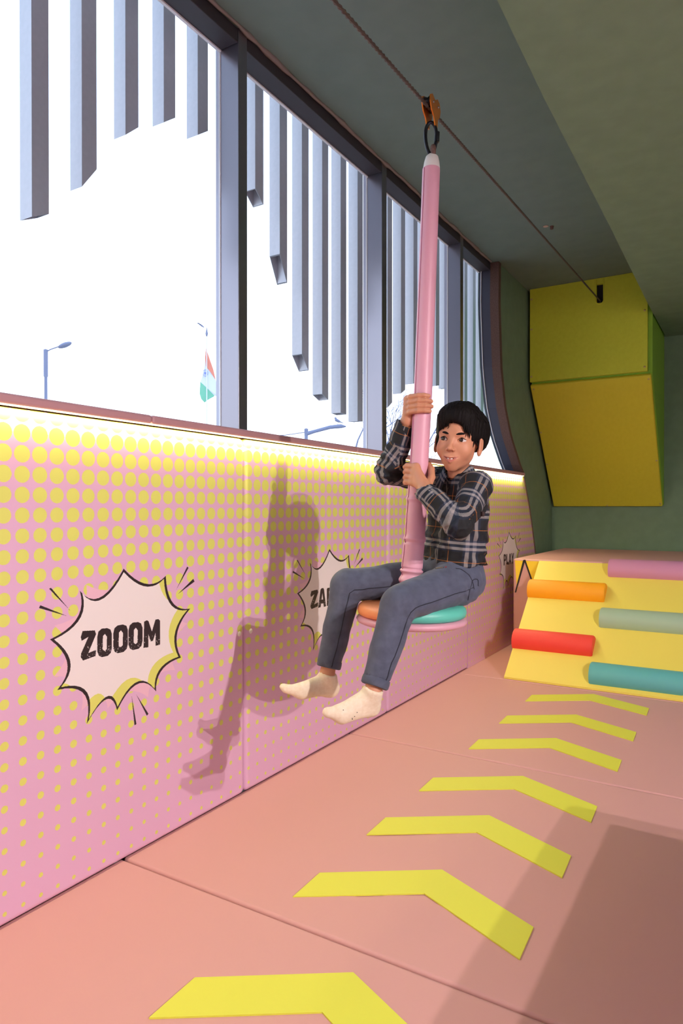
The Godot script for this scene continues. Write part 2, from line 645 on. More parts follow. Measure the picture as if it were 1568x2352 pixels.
# ------------------------------------------------------------------ the room
func room() -> void:
	struct("floor", slab(Vector3(-1.95, -0.2, -7.0), Vector3(3.4, -0.05, 2.7)), M.concrete)
	var c := struct("ceiling", slab(Vector3(-1.852, CEIL, -7.0), Vector3(3.4, CEIL + 0.2, 2.7)), M.ceiling)
	var edge := tidx([-0.665, 2.6, -0.665, -1.4, -0.684, -2.6, -0.684, -4.0, -0.695, -5.6, -0.69, -6.8, 3.2, -6.8, 3.2, 2.6])
	struct("bulkhead", MB.new().prism(edge, Vector3.ZERO, Vector3.RIGHT, Vector3.BACK, -SOFFIT, -CEIL - 0.01), M.green, c)
	# chipped plaster hole in the ceiling
	var chip := MB.new()
	chip.lathe([Vector2(0.0, -0.004), Vector2(0.016, -0.003), Vector2(0.02, 0.0), Vector2(0.0, 0.002)], 10, Transform3D(Basis.IDENTITY, Vector3(-1.21, CEIL, -4.66)))
	struct("anchor_plug", chip, mat(rgb(196, 170, 150), 0.9), c)
	struct("anchor_bolt", MB.new().lathe([Vector2(0.0, -0.02), Vector2(0.011, -0.02), Vector2(0.013, 0.0)], 10, Transform3D(Basis.IDENTITY, Vector3(-1.175, CEIL, -4.68))), M.ply, c)
	struct("wall_back", slab(Vector3(-1.95, -0.2, -7.0), Vector3(3.4, CEIL + 0.1, -6.8)), M.green)
	struct("wall_right", slab(Vector3(3.2, -0.2, -7.0), Vector3(3.4, CEIL + 0.1, 2.7)), M.plain)
	struct("wall_front", slab(Vector3(-1.95, -0.2, 2.5), Vector3(3.4, CEIL + 0.1, 2.7)), M.plain)
	struct("wall_left", slab(Vector3(-1.95, -0.2, -6.3), Vector3(-1.745, 1.36, 2.7)), M.plain)
	# green side wall beyond the curved end of the window
	var poly := PackedVector2Array()
	for k in 31:
		var y := lerpf(3.01, 0.0, k / 30.0)
		poly.append(Vector2(-curve_z(y), y))
	poly.append(Vector2(6.9, 0.0)); poly.append(Vector2(6.9, 3.01))
	struct("wall_side", MB.new().prism(poly, Vector3.ZERO, Vector3.FORWARD, Vector3.UP, -1.70, -1.852), M.green)
	struct("wall_outer", slab(Vector3(-1.87, CEIL, -7.0), Vector3(-1.852, 4.4, 3.0)), M.concrete)
	struct("wall_rail", slab(Vector3(-2.15, 4.15, -6.4), Vector3(-1.87, 4.25, -1.0)), M.metal_light)
	# curved plywood edge of the opening
	var band := PackedVector2Array()
	for k in 27:
		var y2 := lerpf(2.995, 1.402, k / 26.0)
		band.append(Vector2(-curve_z(y2) - 0.008, y2))
	for k in 27:
		var y3 := lerpf(1.402, 2.995, k / 26.0)
		band.append(Vector2(-curve_z(y3) + 0.045, y3))
	struct("trim_1", MB.new().prism(band, Vector3.ZERO, Vector3.FORWARD, Vector3.UP, -1.685, -1.752), M.ply)
	struct("trim_2", MB.new().prism(band, Vector3.ZERO, Vector3.FORWARD, Vector3.UP, -1.752, -1.845), M.frame_end)
	var gl := []
	for k in 20:
		var y4 := lerpf(2.96, 1.402, k / 19.0)
		gl.append(Vector3(-1.825, y4, curve_z(y4) + 0.012))
	struct("trim_3", MB.new().tube(gl, 0.004, 6), M.gasket)
	# rough plaster edge where ceiling and window head meet
	var rough := MB.new()
	var rng := RandomNumberGenerator.new()
	rng.seed = 5
	var pts := []
	var rads := []
	var z := 1.2
	while z > -5.12:
		pts.append(Vector3(-1.742 + rng.randf_range(-0.003, 0.003), CEIL - 0.004 + rng.randf_range(-0.002, 0.002), z))
		rads.append(rng.randf_range(0.006, 0.014))
		z -= 0.06
	rough.tube(pts, rads, 6)
	struct("trim_4", rough, mat(rgb(146, 136, 128), 0.95))

func windows() -> void:
	var zs := [1.49, 0.29, -0.91, -2.108, -3.325, -4.49]
	for i in zs.size():
		var z0: float = zs[i]
		var z1: float = zs[i + 1] if i + 1 < zs.size() else -5.12
		var w := struct_root("window_%d" % (i + 1))
		# mullion at the near end of the bay
		part(w, "mullion", MB.new().rbox(Vector3(-1.797, 2.19, z0 - 0.027), Vector3(0.094, 1.62, 0.054), 0.003), M.metal_dark)
		part(w, "mullion_cap", slab(Vector3(-1.872, 1.36, z0 - 0.05), Vector3(-1.852, 3.0, z0 - 0.004)), M.metal_light)
		part(w, "gasket", slab(Vector3(-1.851, 1.36, z0 - 0.004), Vector3(-1.843, 2.96, z0 + 0.003)), M.gasket)
		part(w, "head_frame", MB.new().rbox(Vector3(-1.797, 2.968, (z0 - 0.054 + z1) / 2.0), Vector3(0.09, 0.056, absf(z1 - z0) - 0.056), 0.003), M.head_metal)
		part(w, "head_gasket", slab(Vector3(-1.85, 2.934, z1), Vector3(-1.838, 2.94, z0 - 0.054)), M.gasket)
		part(w, "sill_frame", slab(Vector3(-1.842, 1.36, z1), Vector3(-1.752, 1.392, z0 - 0.054)), M.metal_dark)
		if i < zs.size() - 1:
			part(w, "pane", slab(Vector3(-1.848, 1.385, z1 + 0.003), Vector3(-1.847, 2.95, z0 - 0.052)), M.glass)
		else:
			var pg := PackedVector2Array()
			pg.append(Vector2(-z0 + 0.052, 2.95)); pg.append(Vector2(-z0 + 0.052, 1.40))
			for k in 16:
				var y := lerpf(1.40, 2.95, k / 15.0)
				pg.append(Vector2(-curve_z(y) + 0.005, y))
			part(w, "pane", MB.new().prism(pg, Vector3.ZERO, Vector3.FORWARD, Vector3.UP, -1.847, -1.848), M.glass)
			var sp := slab(Vector3(-1.842, 1.36, -5.74), Vector3(-1.752, 1.392, -5.12))
			part(w, "sill_frame", sp, M.metal_dark)
	# near end of the window wall, out of view
	struct("wall_near", slab(Vector3(-1.95, 1.3, 1.49), Vector3(-1.69, CEIL + 0.05, 2.6)), M.green)
	# pink ledge with its seams
	var lg := struct_root("trim_5")
	var cuts := [2.5, 1.0, -0.4, -1.57, -2.9, -4.2, -5.75]
	for i in cuts.size() - 1:
		var a: float = cuts[i]
		var b: float = cuts[i + 1]
		part(lg, "ledge_cover", MB.new().rbox(Vector3(-1.708, 1.386, (a + b) / 2.0), Vector3(0.096, 0.028, a - b - 0.001), 0.009), M.ledge)
	# slats hung outside
	var low := [[2.08, 2.112], [2.26, 2.35], [2.54, 2.60], [2.685, 2.735], [2.726, 2.774], [2.70, 2.665], [2.654, 2.60], [2.40, 2.27], [1.928, 1.85], [1.742, 1.717], [1.66, 1.657], [1.632, 1.637], [1.64, 1.665], [1.765, 1.807], [1.887, 1.922], [1.985, 2.0], [2.02, 2.025], [2.031, 2.045], [2.045, 2.052], [1.96, 1.97], [1.9, 1.91], [1.86, 1.86], [1.86, 1.86], [1.88, 1.88]]
	var ordi := ["first", "second", "third", "fourth", "fifth", "sixth", "seventh", "eighth", "ninth", "tenth", "eleventh", "twelfth", "thirteenth", "fourteenth", "fifteenth", "sixteenth", "seventeenth", "eighteenth", "nineteenth", "twentieth", "twenty-first", "twenty-second", "twenty-third", "twenty-fourth"]
	for k in low.size():
		var z := -1.43 - 0.2 * k
		var t := thing("facade_slat", "%s grey metal slat from the left hanging outside the windows" % ordi[k], "slat", Vector3(-2.08, low[k][0], z), 0.0, "slats hanging outside the windows")
		var mb := MB.new()
		var yn := 0.0
		var yf: float = low[k][1] - low[k][0]
		var top: float = 4.2 - low[k][0]
		var q := [Vector2(0, 0), Vector2(-0.065, 0), Vector2(-0.065, -0.065), Vector2(0, -0.065)]
		var qi := [Vector2(-0.003, -0.003), Vector2(-0.062, -0.003), Vector2(-0.062, -0.062), Vector2(-0.003, -0.062)]
		for e in 4:
			var f := (e + 1) % 4
			var yy := func(p: Vector2) -> float: return lerpf(yn, yf, -p.y / 0.065)
			var mid: Vector2 = (q[e] + q[f]) / 2.0 - Vector2(-0.0325, -0.0325)
			var nn := Vector3(mid.x, 0, mid.y).normalized()
			var P := func(p: Vector2, y: float) -> Vector3: return Vector3(p.x, y, p.y)
			mb.quad(P.call(q[e], yy.call(q[e])), P.call(q[f], yy.call(q[f])), P.call(q[f], top), P.call(q[e], top), nn)
			mb.quad(P.call(qi[e], yy.call(qi[e])), P.call(qi[f], yy.call(qi[f])), P.call(qi[f], top), P.call(qi[e], top), -nn)
			mb.quad(P.call(q[e], yy.call(q[e])), P.call(q[f], yy.call(q[f])), P.call(qi[f], yy.call(qi[f])), P.call(qi[e], yy.call(qi[e])), Vector3.DOWN)
		part(t, "tube", mb, M.slat)

func pads_and_floor() -> void:
	var zooom := [[1.309, 1.363, 0.654, 0.652, 0.743, 0.735], [1.3675, 1.4215, 0.653, 0.647, 0.741, 0.733], [1.427, 1.484, 0.653, 0.649, 0.742, 0.735], [1.4866, 1.5435, 0.653, 0.647, 0.742, 0.734], [1.548, 1.6195, 0.650, 0.647, 0.738, 0.733]]
	var zapp := [[1.310, 1.372, 0.652, 0.651, 0.734, 0.733], [1.372, 1.438, 0.650, 0.648, 0.737, 0.735], [1.4435, 1.500, 0.650, 0.650, 0.733, 0.730], [1.506, 1.562, 0.650, 0.650, 0.732, 0.730]]
	var play := [[1.33, 1.395, 0.650, 0.650, 0.738, 0.735], [1.40, 1.455, 0.650, 0.648, 0.737, 0.735], [1.46, 1.525, 0.648, 0.648, 0.736, 0.734], [1.528, 1.60, 0.648, 0.648, 0.735, 0.733]]
	var pads := [
		[-1.54, 1.2, -0.93, "", [], "pink dotted wall pad beyond the left picture edge, nearest the viewer"],
		[-0.34, 1.2, 0.27, "", [], "pink dotted wall pad just left of the ZOOOM pad"],
		[0.86, 1.2, 1.4678, "ZOOOM", zooom, "pink wall pad with yellow halftone dots and ZOOOM burst"],
		[2.06, 1.197, 2.6707, "ZAPP", zapp, "pink wall pad with yellow halftone dots and ZAPP burst"],
		[3.257, 1.2, 3.9, "", [], "pink dotted wall pad directly behind the child on the swing"],
		[4.457, 1.9, 5.37, "PLAY", play, "pink dotted wall pad with PLAY burst and curved far end"]]
	for p in pads:
		var z0: float = p[0]
		var wide: float = p[1]
		var m := mat(Color.WHITE, 0.42)
		m.albedo_texture = pad_image(z0, wide, p[2], p[3], p[4])
		var t := thing("wall_pad", p[5], "wall pad", Vector3(WX, 0, -z0), 0.0, "printed wall pads under the windows")
		var mb := MB.new()
		if z0 < 4.0:
			mb.rbox(Vector3(-0.03, 0.684, -wide / 2.0), Vector3(0.06, 1.368, wide - 0.003), 0.02)
		else:
			var poly := PackedVector2Array()
			poly.append(Vector2(0.0, 1.368)); poly.append(Vector2(0.0, 0.0))
			for k in 25:
				var y := lerpf(0.0, 1.368, k / 24.0)
				poly.append(Vector2(-curve_z(y) - 4.457 - 0.03, y))
			mb.prism(poly, Vector3.ZERO, Vector3.FORWARD, Vector3.UP, 0.0, -0.06)
		for i in mb.v.size():
			mb.uv[i] = Vector2(-mb.v[i].z / wide, 1.0 - mb.v[i].y / 1.4)
		part(t, "cover", mb, m)
		if z0 > 4.0:
			var edge := []
			for k in 15:
				var y2 := lerpf(0.7, 1.36, k / 14.0)
				edge.append(Vector3(-0.004, y2, curve_z(y2) + 4.457 + 0.034))
			part(t, "raw_edge", MB.new().tube(edge, 0.012, 6), M.ply, "torn brown edge of the pad")
		for b in ([[0.035, 0.62]] if z0 == 2.06 else [[1.165, 0.62]] if z0 == 0.86 else []):
			part(t, "button", MB.new().lathe([Vector2(0.0, 0.004), Vector2(0.007, 0.003), Vector2(0.010, 0.0)], 12, Transform3D(Basis(Vector3.BACK, -PI / 2), Vector3(0.0, b[1], -b[0]))), M.tape)
	# floor mats with yellow chevrons
	var mats := [[2.4, 1.32, "peach floor mat behind the viewer"], [1.315, -0.082, "peach floor mat under the viewer"], [-0.088, -1.473, "peach floor mat nearest the viewer, with one yellow chevron"], [-1.480, -2.872, "middle peach floor mat with three yellow chevrons, half in shadow"], [-2.879, -4.287, "far peach floor mat with three yellow chevrons before the ramp"], [-4.294, -6.3, "short peach floor mat beside the yellow ramp"]]
	var chev := [-1.038, -1.574, -2.003, -2.421, -2.96, -3.393, -3.861]
	var nz := FastNoiseLite.new()
	nz.seed = 3
	nz.frequency = 1.3
	for p in mats:
		var a: float = p[0]
		var b: float = p[1]
		var ctr := Vector3(-0.64, -0.025, (a + b) / 2.0)
		var t := thing("floor_mat", p[2], "floor mat", Vector3(ctr.x, -0.05, ctr.z), 0.0, "peach floor mats")
		var warp := func(q: Vector3, nn: Vector3) -> Vector3:
			if nn.y > 0.95:
				var g := ctr + q
				var ang := atan2(g.z + 0.6, g.x + 1.5)
				var dd := Vector2(g.x + 1.0, g.z + 1.85).length()
				var crease := sin(ang * 42.0 + nz.get_noise_2d(g.x * 3.0, g.z * 3.0) * 5.0) * exp(-dd * dd / 0.12)
				q.y += -0.0012 + 0.0019 * crease + 0.0012 * nz.get_noise_2d(g.x, g.z)
			return q
		var fine := a < 0.0 and b > -5.0
		var cover := part(t, "cover", MB.new().rbox(Vector3(0, 0.025, 0), Vector3(2.12, 0.05, a - b), 0.011, Basis.IDENTITY, Vector3i(110, 1, 80) if fine else Vector3i(4, 1, 4), warp), M.peach)
		cover.set_meta("label", "peach vinyl cover")
		for c in chev:
			if c < a and c > b:
				var poly := tidx([-1.116, 0.0, -0.808, 0.207, -0.492, 0.066, -0.486, -0.078 + 0.0, -0.802, 0.062, -1.112, -0.145])
				for i in poly.size():
					poly[i] = Vector2(poly[i].x - ctr.x, poly[i].y + (-c - 0.0) + 0.145 + ctr.z)
				part(t, "chevron", MB.new().prism(poly, Vector3(0, 0.05, 0), Vector3.RIGHT, Vector3.FORWARD, -0.001, 0.003), M.chevron)
	# unseen foam block, added right of the viewer so its edge shades the floor
	var blk := thing("added_foam_block", "low mauve block added right of the viewer, outside the picture, to shade the floor", "foam block", Vector3(0.317 + 0.9, 0.0, 0.25))
	part(blk, "cover", MB.new().rbox(Vector3(0, 0.3275, 0), Vector3(1.8, 0.655, 4.4), 0.015), mat(rgb(205, 150, 180), 0.45))

func lamps() -> void:
	# LED strip under the ledge
	var led_m := mat(rgb(255, 246, 214), 0.5)
	led_m.emission_enabled = true
	led_m.emission = rgb(255, 240, 190)
	led_m.emission_energy_multiplier = 4.0
	var t := thing("led_strip", "bright warm LED strip under the pink window ledge", "light strip", Vector3(-1.6715, 1.3705, -1.65))
	part(t, "diffuser", MB.new().box(Vector3.ZERO, Vector3(0.010, 0.003, 8.16)), led_m)
	for i in 6:
		var l := AreaLight3D.new()
		l.name = "strip_light"
		l.light_color = rgb(255, 238, 190)
		l.light_energy = 0.68
		l.area_size = Vector2(0.010, 1.36)
		l.shadow_enabled = true
		l.area_range = 12.0
		t.add_child(l, true)
		l.position = Vector3(0, -0.0025, 3.4 - 1.36 * i)
		l.rotation = Vector3(-PI / 2, 0, 0)
	# two spotlights hanging under the soffit, right of the viewer
	for p in [[Vector3(2.9, SOFFIT, -0.10), 9.6, "right"], [Vector3(2.45, SOFFIT, -0.33), 7.4, "left"]]:
		var d := thing("ceiling_lamp", "%s of two white ceiling lamps right of the viewer, outside the picture" % p[2], "lamp", p[0], 0.0, "ceiling lamps under the soffit")
		part(d, "shade", MB.new().lathe([Vector2(0.0, -0.03), Vector2(0.095, -0.03), Vector2(0.098, -0.169), Vector2(0.102, -0.169), Vector2(0.102, 0.0), Vector2(0.0, 0.0)], 32), M.gasket)
		var bulb := mat(Color.WHITE, 0.5)
		bulb.emission_enabled = true
		bulb.emission = rgb(255, 241, 240)
		bulb.emission_energy_multiplier = 6.0
		part(d, "bulb", MB.new().lathe([Vector2(0.0, -0.138), Vector2(0.03, -0.130), Vector2(0.032, -0.06), Vector2(0.02, -0.03)], 20), bulb)
		var s := OmniLight3D.new()
		s.name = "lamp"
		s.light_color = rgb(255, 241, 240)
		s.light_energy = p[1]
		s.light_size = 0.018
		s.omni_range = 14.0
		s.omni_attenuation = 2.0
		s.shadow_enabled = true
		d.add_child(s)
		s.position = Vector3(0, -0.147, 0)

func platform_and_ramp() -> void:
	var t := thing("platform", "peach padded platform at the far end behind the ramp", "platform", Vector3(-0.1, 0, -5.15))
	part(t, "cover", MB.new().rbox(Vector3(0.06, 0.3575, -0.8), Vector3(3.08, 0.715, 1.6), 0.018), M.peach)
	# print on the front face: yellow band with a black zigzag
	var U := Vector3.RIGHT
	var o := Vector3(0.1, 0, 0)
	var ys := mat(rgb(250, 214, 52), 0.5)
	part(t, "yellow_print", MB.new().prism(tidx([-1.565, 0.70, -1.549, 0.476, -1.493, 0.70]), o, U, Vector3.UP, 0.0, 0.0015), ys)
	part(t, "yellow_print", MB.new().prism(tidx([-1.487, 0.70, -1.39, 0.44, -1.3, 0.70]), o, U, Vector3.UP, 0.0, 0.0015), ys)
	part(t, "zigzag_line", MB.new().prism(tidx([-1.566, 0.455, -1.556, 0.455, -1.488, 0.695, -1.496, 0.708, -1.503, 0.700]), o, U, Vector3.UP, 0.0, 0.0025), M.ink)
	part(t, "zigzag_line", MB.new().prism(tidx([-1.497, 0.708, -1.484, 0.708, -1.385, 0.43, -1.394, 0.42]), o, U, Vector3.UP, 0.0, 0.0025), M.ink)
	var rp := thing("climbing_ramp", "yellow padded climbing ramp with coloured half-round steps", "ramp", Vector3(-0.857, 0, -4.31))
	var prof := tidx([0.0, 0.0, 0.0, 0.012, 0.835, 0.705, 0.838, 0.0])
	part(rp, "wedge", MB.new().prism(prof, Vector3.ZERO, Vector3.FORWARD, Vector3.UP, -0.523, 0.523), M.yellow)
	var dz := Vector3(0, 0.7, -0.84).normalized()
	var nn := Vector3(0, 0.84, 0.7).normalized()
	var steps := [
		["orange", rgb(252, 168, 16), -0.53, -0.008, 0.79], ["red", rgb(238, 64, 52), -0.53, -0.015, 0.32],
		["mauve", rgb(206, 140, 170), -0.018, 0.515, 1.033], ["sage green", rgb(166, 190, 160), -0.01, 0.515, 0.565], ["teal", rgb(96, 176, 176), -0.005, 0.515, 0.11]]
	for s in steps:
		var m := mat(s[1], 0.5)
		var pr := PackedVector2Array()
		for k in 13:
			var an := PI * k / 12.0
			pr.append(Vector2(cos(an), sin(an)) * 0.078)
		var mb := MB.new()
		var wdt: float = s[3] - s[2]
		# half-round bolster with softened ends
		var rows := [[0.0, 0.90], [0.004, 0.97], [0.012, 1.0], [wdt - 0.012, 1.0], [wdt - 0.004, 0.97], [wdt, 0.90]]
		var first := mb.v.size()
		var org: Vector3 = dz * (s[4] * 1.0) + Vector3(s[2], 0.004, 0)
		for row in rows:
			for q in pr:
				var d := dz * q.x / 0.078 + nn * q.y / 0.078
				mb.vert(org + Vector3(row[0], 0, 0) + (dz * q.x + nn * q.y) * row[1], d)
		for i in rows.size() - 1:
			for k in 12:
				var a := first + i * 13 + k
				mb.quad_i(a, a + 13, a + 14, a + 1)
		for e in [[0, Vector3.LEFT], [5, Vector3.RIGHT]]:
			var k0 := mb.v.size()
			for k in 13:
				mb.vert(mb.v[first + e[0] * 13 + k], e[1])
			for k in range(1, 12):
				mb.tri_i(k0, k0 + k, k0 + k + 1, e[1])
		part(rp, "step_roll", mb, m, "%s half-round step roll" % s[0])

func wall_cushion() -> void:
	var t := thing("wall_cushion", "large yellow-green wall cushion high on the far wall", "wall cushion", Vector3(-1.68, 1.13, -6.8))
	var yg := grainy(mat(Color.WHITE, 0.6), rgb(218, 206, 52), rgb(225, 213, 58), 0.03, 3.0, 0.0, 21)
	var gy := grainy(mat(Color.WHITE, 0.6), rgb(206, 212, 52), rgb(213, 219, 58), 0.03, 3.0, 0.0, 22)
	var side := mat(rgb(140, 188, 52), 0.6)
	# core: profile in (z forward, y), extruded along x
	var prof := tidx([0.0, 0.0, 0.83, 1.06, 0.83, 1.86, 0.0, 1.86])
	part(t, "side_panel", MB.new().prism(prof, Vector3(0.012, 0, 0), Vector3.BACK, Vector3.UP, 0.0, -0.966), side, "green side panel")
	# upper panel with slot for the cable
	var up := MB.new()
	for b in [[0.006, 0.555, 1.066, 1.868], [0.612, 0.945, 1.066, 1.868], [0.555, 0.612, 1.066, 1.665], [0.555, 0.612, 1.82, 1.868]]:
		up.box(Vector3((b[0] + b[1]) / 2.0, (b[2] + b[3]) / 2.0, 0.85), Vector3(b[1] - b[0], b[3] - b[2], 0.036))
	part(t, "upper_panel", up, gy, "upper yellow-green panel")
	part(t, "cable_slot", MB.new().box(Vector3(0.583, 1.74, 0.8345), Vector3(0.057, 0.16, 0.003)), M.black, "dark slot around the cable")
	var rim := []
	for q in [[0.553, 1.86], [0.553, 1.68], [0.561, 1.662], [0.583, 1.653], [0.605, 1.662], [0.614, 1.68], [0.614, 1.86]]:
		rim.append(Vector3(q[0], q[1], 0.868))
	part(t, "slot_rim", MB.new().tube(rim, 0.006, 8), gy)
	# lower sloping panel
	var d := Vector3(0, 1.06, 0.83)
	var L := d.length()
	var b2 := Basis(Vector3.RIGHT, -atan2(0.83, 1.06) * -1.0)
	part(t, "lower_panel", MB.new().rbox(Vector3(0.487, 0.53, 0.415) + b2 * Vector3(0, 0, 0.018), Vector3(0.966, L - 0.012, 0.036), 0.01, b2), yg, "lower sloping yellow panel")
	var but := MB.new().lathe([Vector2(0.0, 0.005), Vector2(0.006, 0.004), Vector2(0.009, 0.0)], 10, Transform3D(Basis(Vector3.RIGHT, PI / 2), Vector3.ZERO)).mesh()
	var bm := mat(rgb(196, 176, 100), 0.4)
	for q in [[0.02, 1.78], [0.02, 1.52], [0.02, 1.11], [0.925, 1.55], [0.925, 1.10]]:
		part_m(t, "button", but, bm).position = Vector3(q[0], q[1], 0.869)
	for q in [[0.03, 0.03], [0.95, 0.03], [0.02, 0.36], [0.02, 0.62], [0.955, 0.62], [0.955, 0.97], [0.5, 0.985]]:
		var bt := part_m(t, "button", but, bm)
		bt.transform = Transform3D(b2, Vector3(q[0], 0.53, 0.415) + b2 * Vector3(0, (0.5 - q[1]) * L, 0.037))

func zip_line() -> void:
	var a := Vector3(-0.846, 2.312, -1.927)
	var b := Vector3(-1.097, 2.815, -5.97)
	var dir := (b - a).normalized()
	var st := a - dir * 4.4
	var cb := thing("steel_cable", "rusty brown twisted steel cable running under the ceiling", "cable", st)
	var L := st.distance_to(b)
	var fr := Basis.looking_at(dir, Vector3.UP)
	for s in 6:
		var pts := []
		var steps := 420
		for i in steps + 1:
			var d := L * i / steps
			var an := d / 0.055 * TAU + TAU * s / 6.0
			pts.append(dir * d + fr * Vector3(cos(an), sin(an), 0) * 0.0036)
		part(cb, "strand", MB.new().tube(pts, 0.0027, 5, false), M.rope_steel)
	var pl := thing("pulley", "orange metal trolley pulley riding on the steel cable", "pulley", a, 0.0)
	var f2 := Basis.looking_at(dir, Vector3.UP)      # -z along the cable, x to the side
	var plate := PackedVector2Array()
	for q in [[-0.045, 0.010], [-0.040, 0.028], [-0.022, 0.036], [-0.004, 0.026], [0.004, 0.026], [0.022, 0.036], [0.040, 0.028], [0.046, 0.008], [0.036, -0.012], [0.018, -0.026], [0.010, -0.05], [-0.010, -0.05], [-0.018, -0.026], [-0.036, -0.012]]:
		plate.append(Vector2(q[0], q[1]))
	for s in [-1.0, 1.0]:
		var mb := MB.new()
		mb.prism(plate, f2 * Vector3(0.013 * s, 0, 0), f2 * Vector3.FORWARD, f2 * Vector3.UP, -0.0016, 0.0016)
		var pt := part(pl, "side_plate", mb, M.orange_metal)
		for q in [-0.022, 0.022]:
			part(pt, "rivet", MB.new().ball(f2 * Vector3(0.0155 * s, 0.012, q), Vector3(0.004, 0.004, 0.004), Basis.IDENTITY, 8), M.steel)
	for q in [-0.022, 0.022]:
		part(pl, "wheel", MB.new().lathe([Vector2(0.004, -0.010), Vector2(0.016, -0.010), Vector2(0.011, 0.0), Vector2(0.016, 0.010), Vector2(0.004, 0.010)], 18, Transform3D(f2 * Basis(Vector3.BACK, PI / 2), f2 * Vector3(0, 0.017, q))), M.black_metal)
	# carabiner between pulley and swing
	var cr := thing("carabiner", "black oval carabiner hanging from the orange pulley", "carabiner", a + Vector3(-0.001, -0.085, 0.0), deg_to_rad(CAM_YAW))
	var ring := []
	for k in 28:
		var an := TAU * k / 28.0
		var w := 0.0165 + 0.003 * sin(an)
		ring.append(Vector3(cos(an) * w, sin(an) * 0.048, 0.0))
	part(cr, "body", MB.new().tube(ring, 0.0056, 8, false, true), M.black_metal)
	part(cr, "screw_gate", MB.new().tube([Vector3(0.0175, -0.012, 0), Vector3(0.0195, 0.018, 0)], 0.008, 10), M.black_metal)

func swing() -> void:
	var t := thing("disc_swing", "pink padded disc swing with tall sleeve, hanging from the pulley", "swing", Vector3(-0.89, 0.784, -1.89), deg_to_rad(CAM_YAW))
	var axis := [Vector3(0.058, 1.362, -0.008), Vector3(0.057, 1.349, -0.008), Vector3(0.032, 0.67, -0.004), Vector3(0.02, 0.458, -0.003), Vector3(0.006, 0.219, -0.001), Vector3(-0.007, 0.086, 0), Vector3(-0.012, 0.02, 0)]
	var pts := []
	var rad := []
	var rng := RandomNumberGenerator.new()
	rng.seed = 2
	var wr := FastNoiseLite.new()
	wr.seed = 8
	wr.frequency = 22.0
	for k in 440:
		var y := lerpf(1.349, 0.03, k / 439.0)
		var i := 0
		while i < axis.size() - 2 and axis[i + 1].y > y:
			i += 1
		var p: Vector3 = axis[i].lerp(axis[i + 1], clampf((axis[i].y - y) / (axis[i].y - axis[i + 1].y), 0, 1))
		pts.append(p)
		var r := 0.0268 + 0.0016 * smoothstep(1.35, 0.4, y)
		if k == 0: r = 0.0262
		if y < 0.40:
			r += 0.0026 * smoothstep(0.40, 0.33, y) + 0.0016 * wr.get_noise_1d(y)
		if y < 0.35:
			r += 0.0030 * exp(-pow((y - 0.342) / 0.005, 2)) + 0.0036 * exp(-pow((y - 0.222) / 0.006, 2)) - 0.0012 * exp(-pow((y - 0.212) / 0.005, 2))
		if y < 0.21:
			r += 0.0015
		if y < 0.135:
			r += 0.0032 * sin(y * 330.0 + 2.0 * sin(y * 90.0)) + 0.0006
		rad.append(r)
	part(t, "pole_sleeve", MB.new().tube(pts, rad, 28), M.pink_vinyl)
	# stitched seam on the left of the sleeve
	var sm := []
	for k in range(1, 439, 3):
		var tw := lerpf(2.55, 2.75, k / 439.0)
		sm.append(pts[k] + Vector3(cos(tw), 0, sin(tw)) * (rad[k] + 0.0004))
	part(t, "seam", MB.new().tube(sm, 0.0013, 6), mat(rgb(168, 92, 120), 0.6))
	part(t, "end_tape", MB.new().lathe([Vector2(0.0, 0.04), Vector2(0.012, 0.04), Vector2(0.019, 0.033), Vector2(0.023, 0.018), Vector2(0.0255, 0.0), Vector2(0.0255, -0.01)], 20, Transform3D(Basis(Vector3.BACK, -0.035), Vector3(0.058, 1.352, -0.008))), M.tape, "white tape at the top of the sleeve")
	var loop := []
	for k in 14:
		var an := TAU * k / 14.0
		loop.append(Vector3(0.058, 1.40, -0.008) + Vector3(0.004, cos(an) * 0.016, sin(an) * 0.013))
	part(t, "rope_loop", MB.new().tube(loop, 0.0075, 8, false, true), M.ply)
	# seat
	var tilt := Transform3D(Basis(Vector3.BACK, -0.02), Vector3(-0.003, 0.0, 0))
	part(t, "base_disc", MB.new().lathe([Vector2(0.0, -0.034), Vector2(0.155, -0.034), Vector2(0.164, -0.030), Vector2(0.168, -0.022), Vector2(0.164, -0.014), Vector2(0.150, -0.011), Vector2(0.0, -0.011)], 64, tilt), M.pink_vinyl, "pink lower disc")
	var segs := [["orange seat cushion", rgb(240, 150, 96), 1.9, 3.55], ["teal seat cushion", rgb(92, 190, 170), 0.16, 1.9], ["peach seat cushion", rgb(238, 172, 134), -1.35, 0.16], ["pink seat cushion", rgb(224, 150, 176), 3.55, TAU - 1.35]]
	for s in segs:
		var mb := MB.new()
		mb.lathe([Vector2(0.012, -0.012), Vector2(0.152, -0.012), Vector2(0.162, -0.006), Vector2(0.1655, 0.006), Vector2(0.162, 0.018), Vector2(0.152, 0.0265), Vector2(0.13, 0.029), Vector2(0.012, 0.029)], 20, tilt, s[2] + 0.006, s[3] - 0.006)
		part(t, "seat_cushion", mb, mat(s[1], 0.45), s[0])

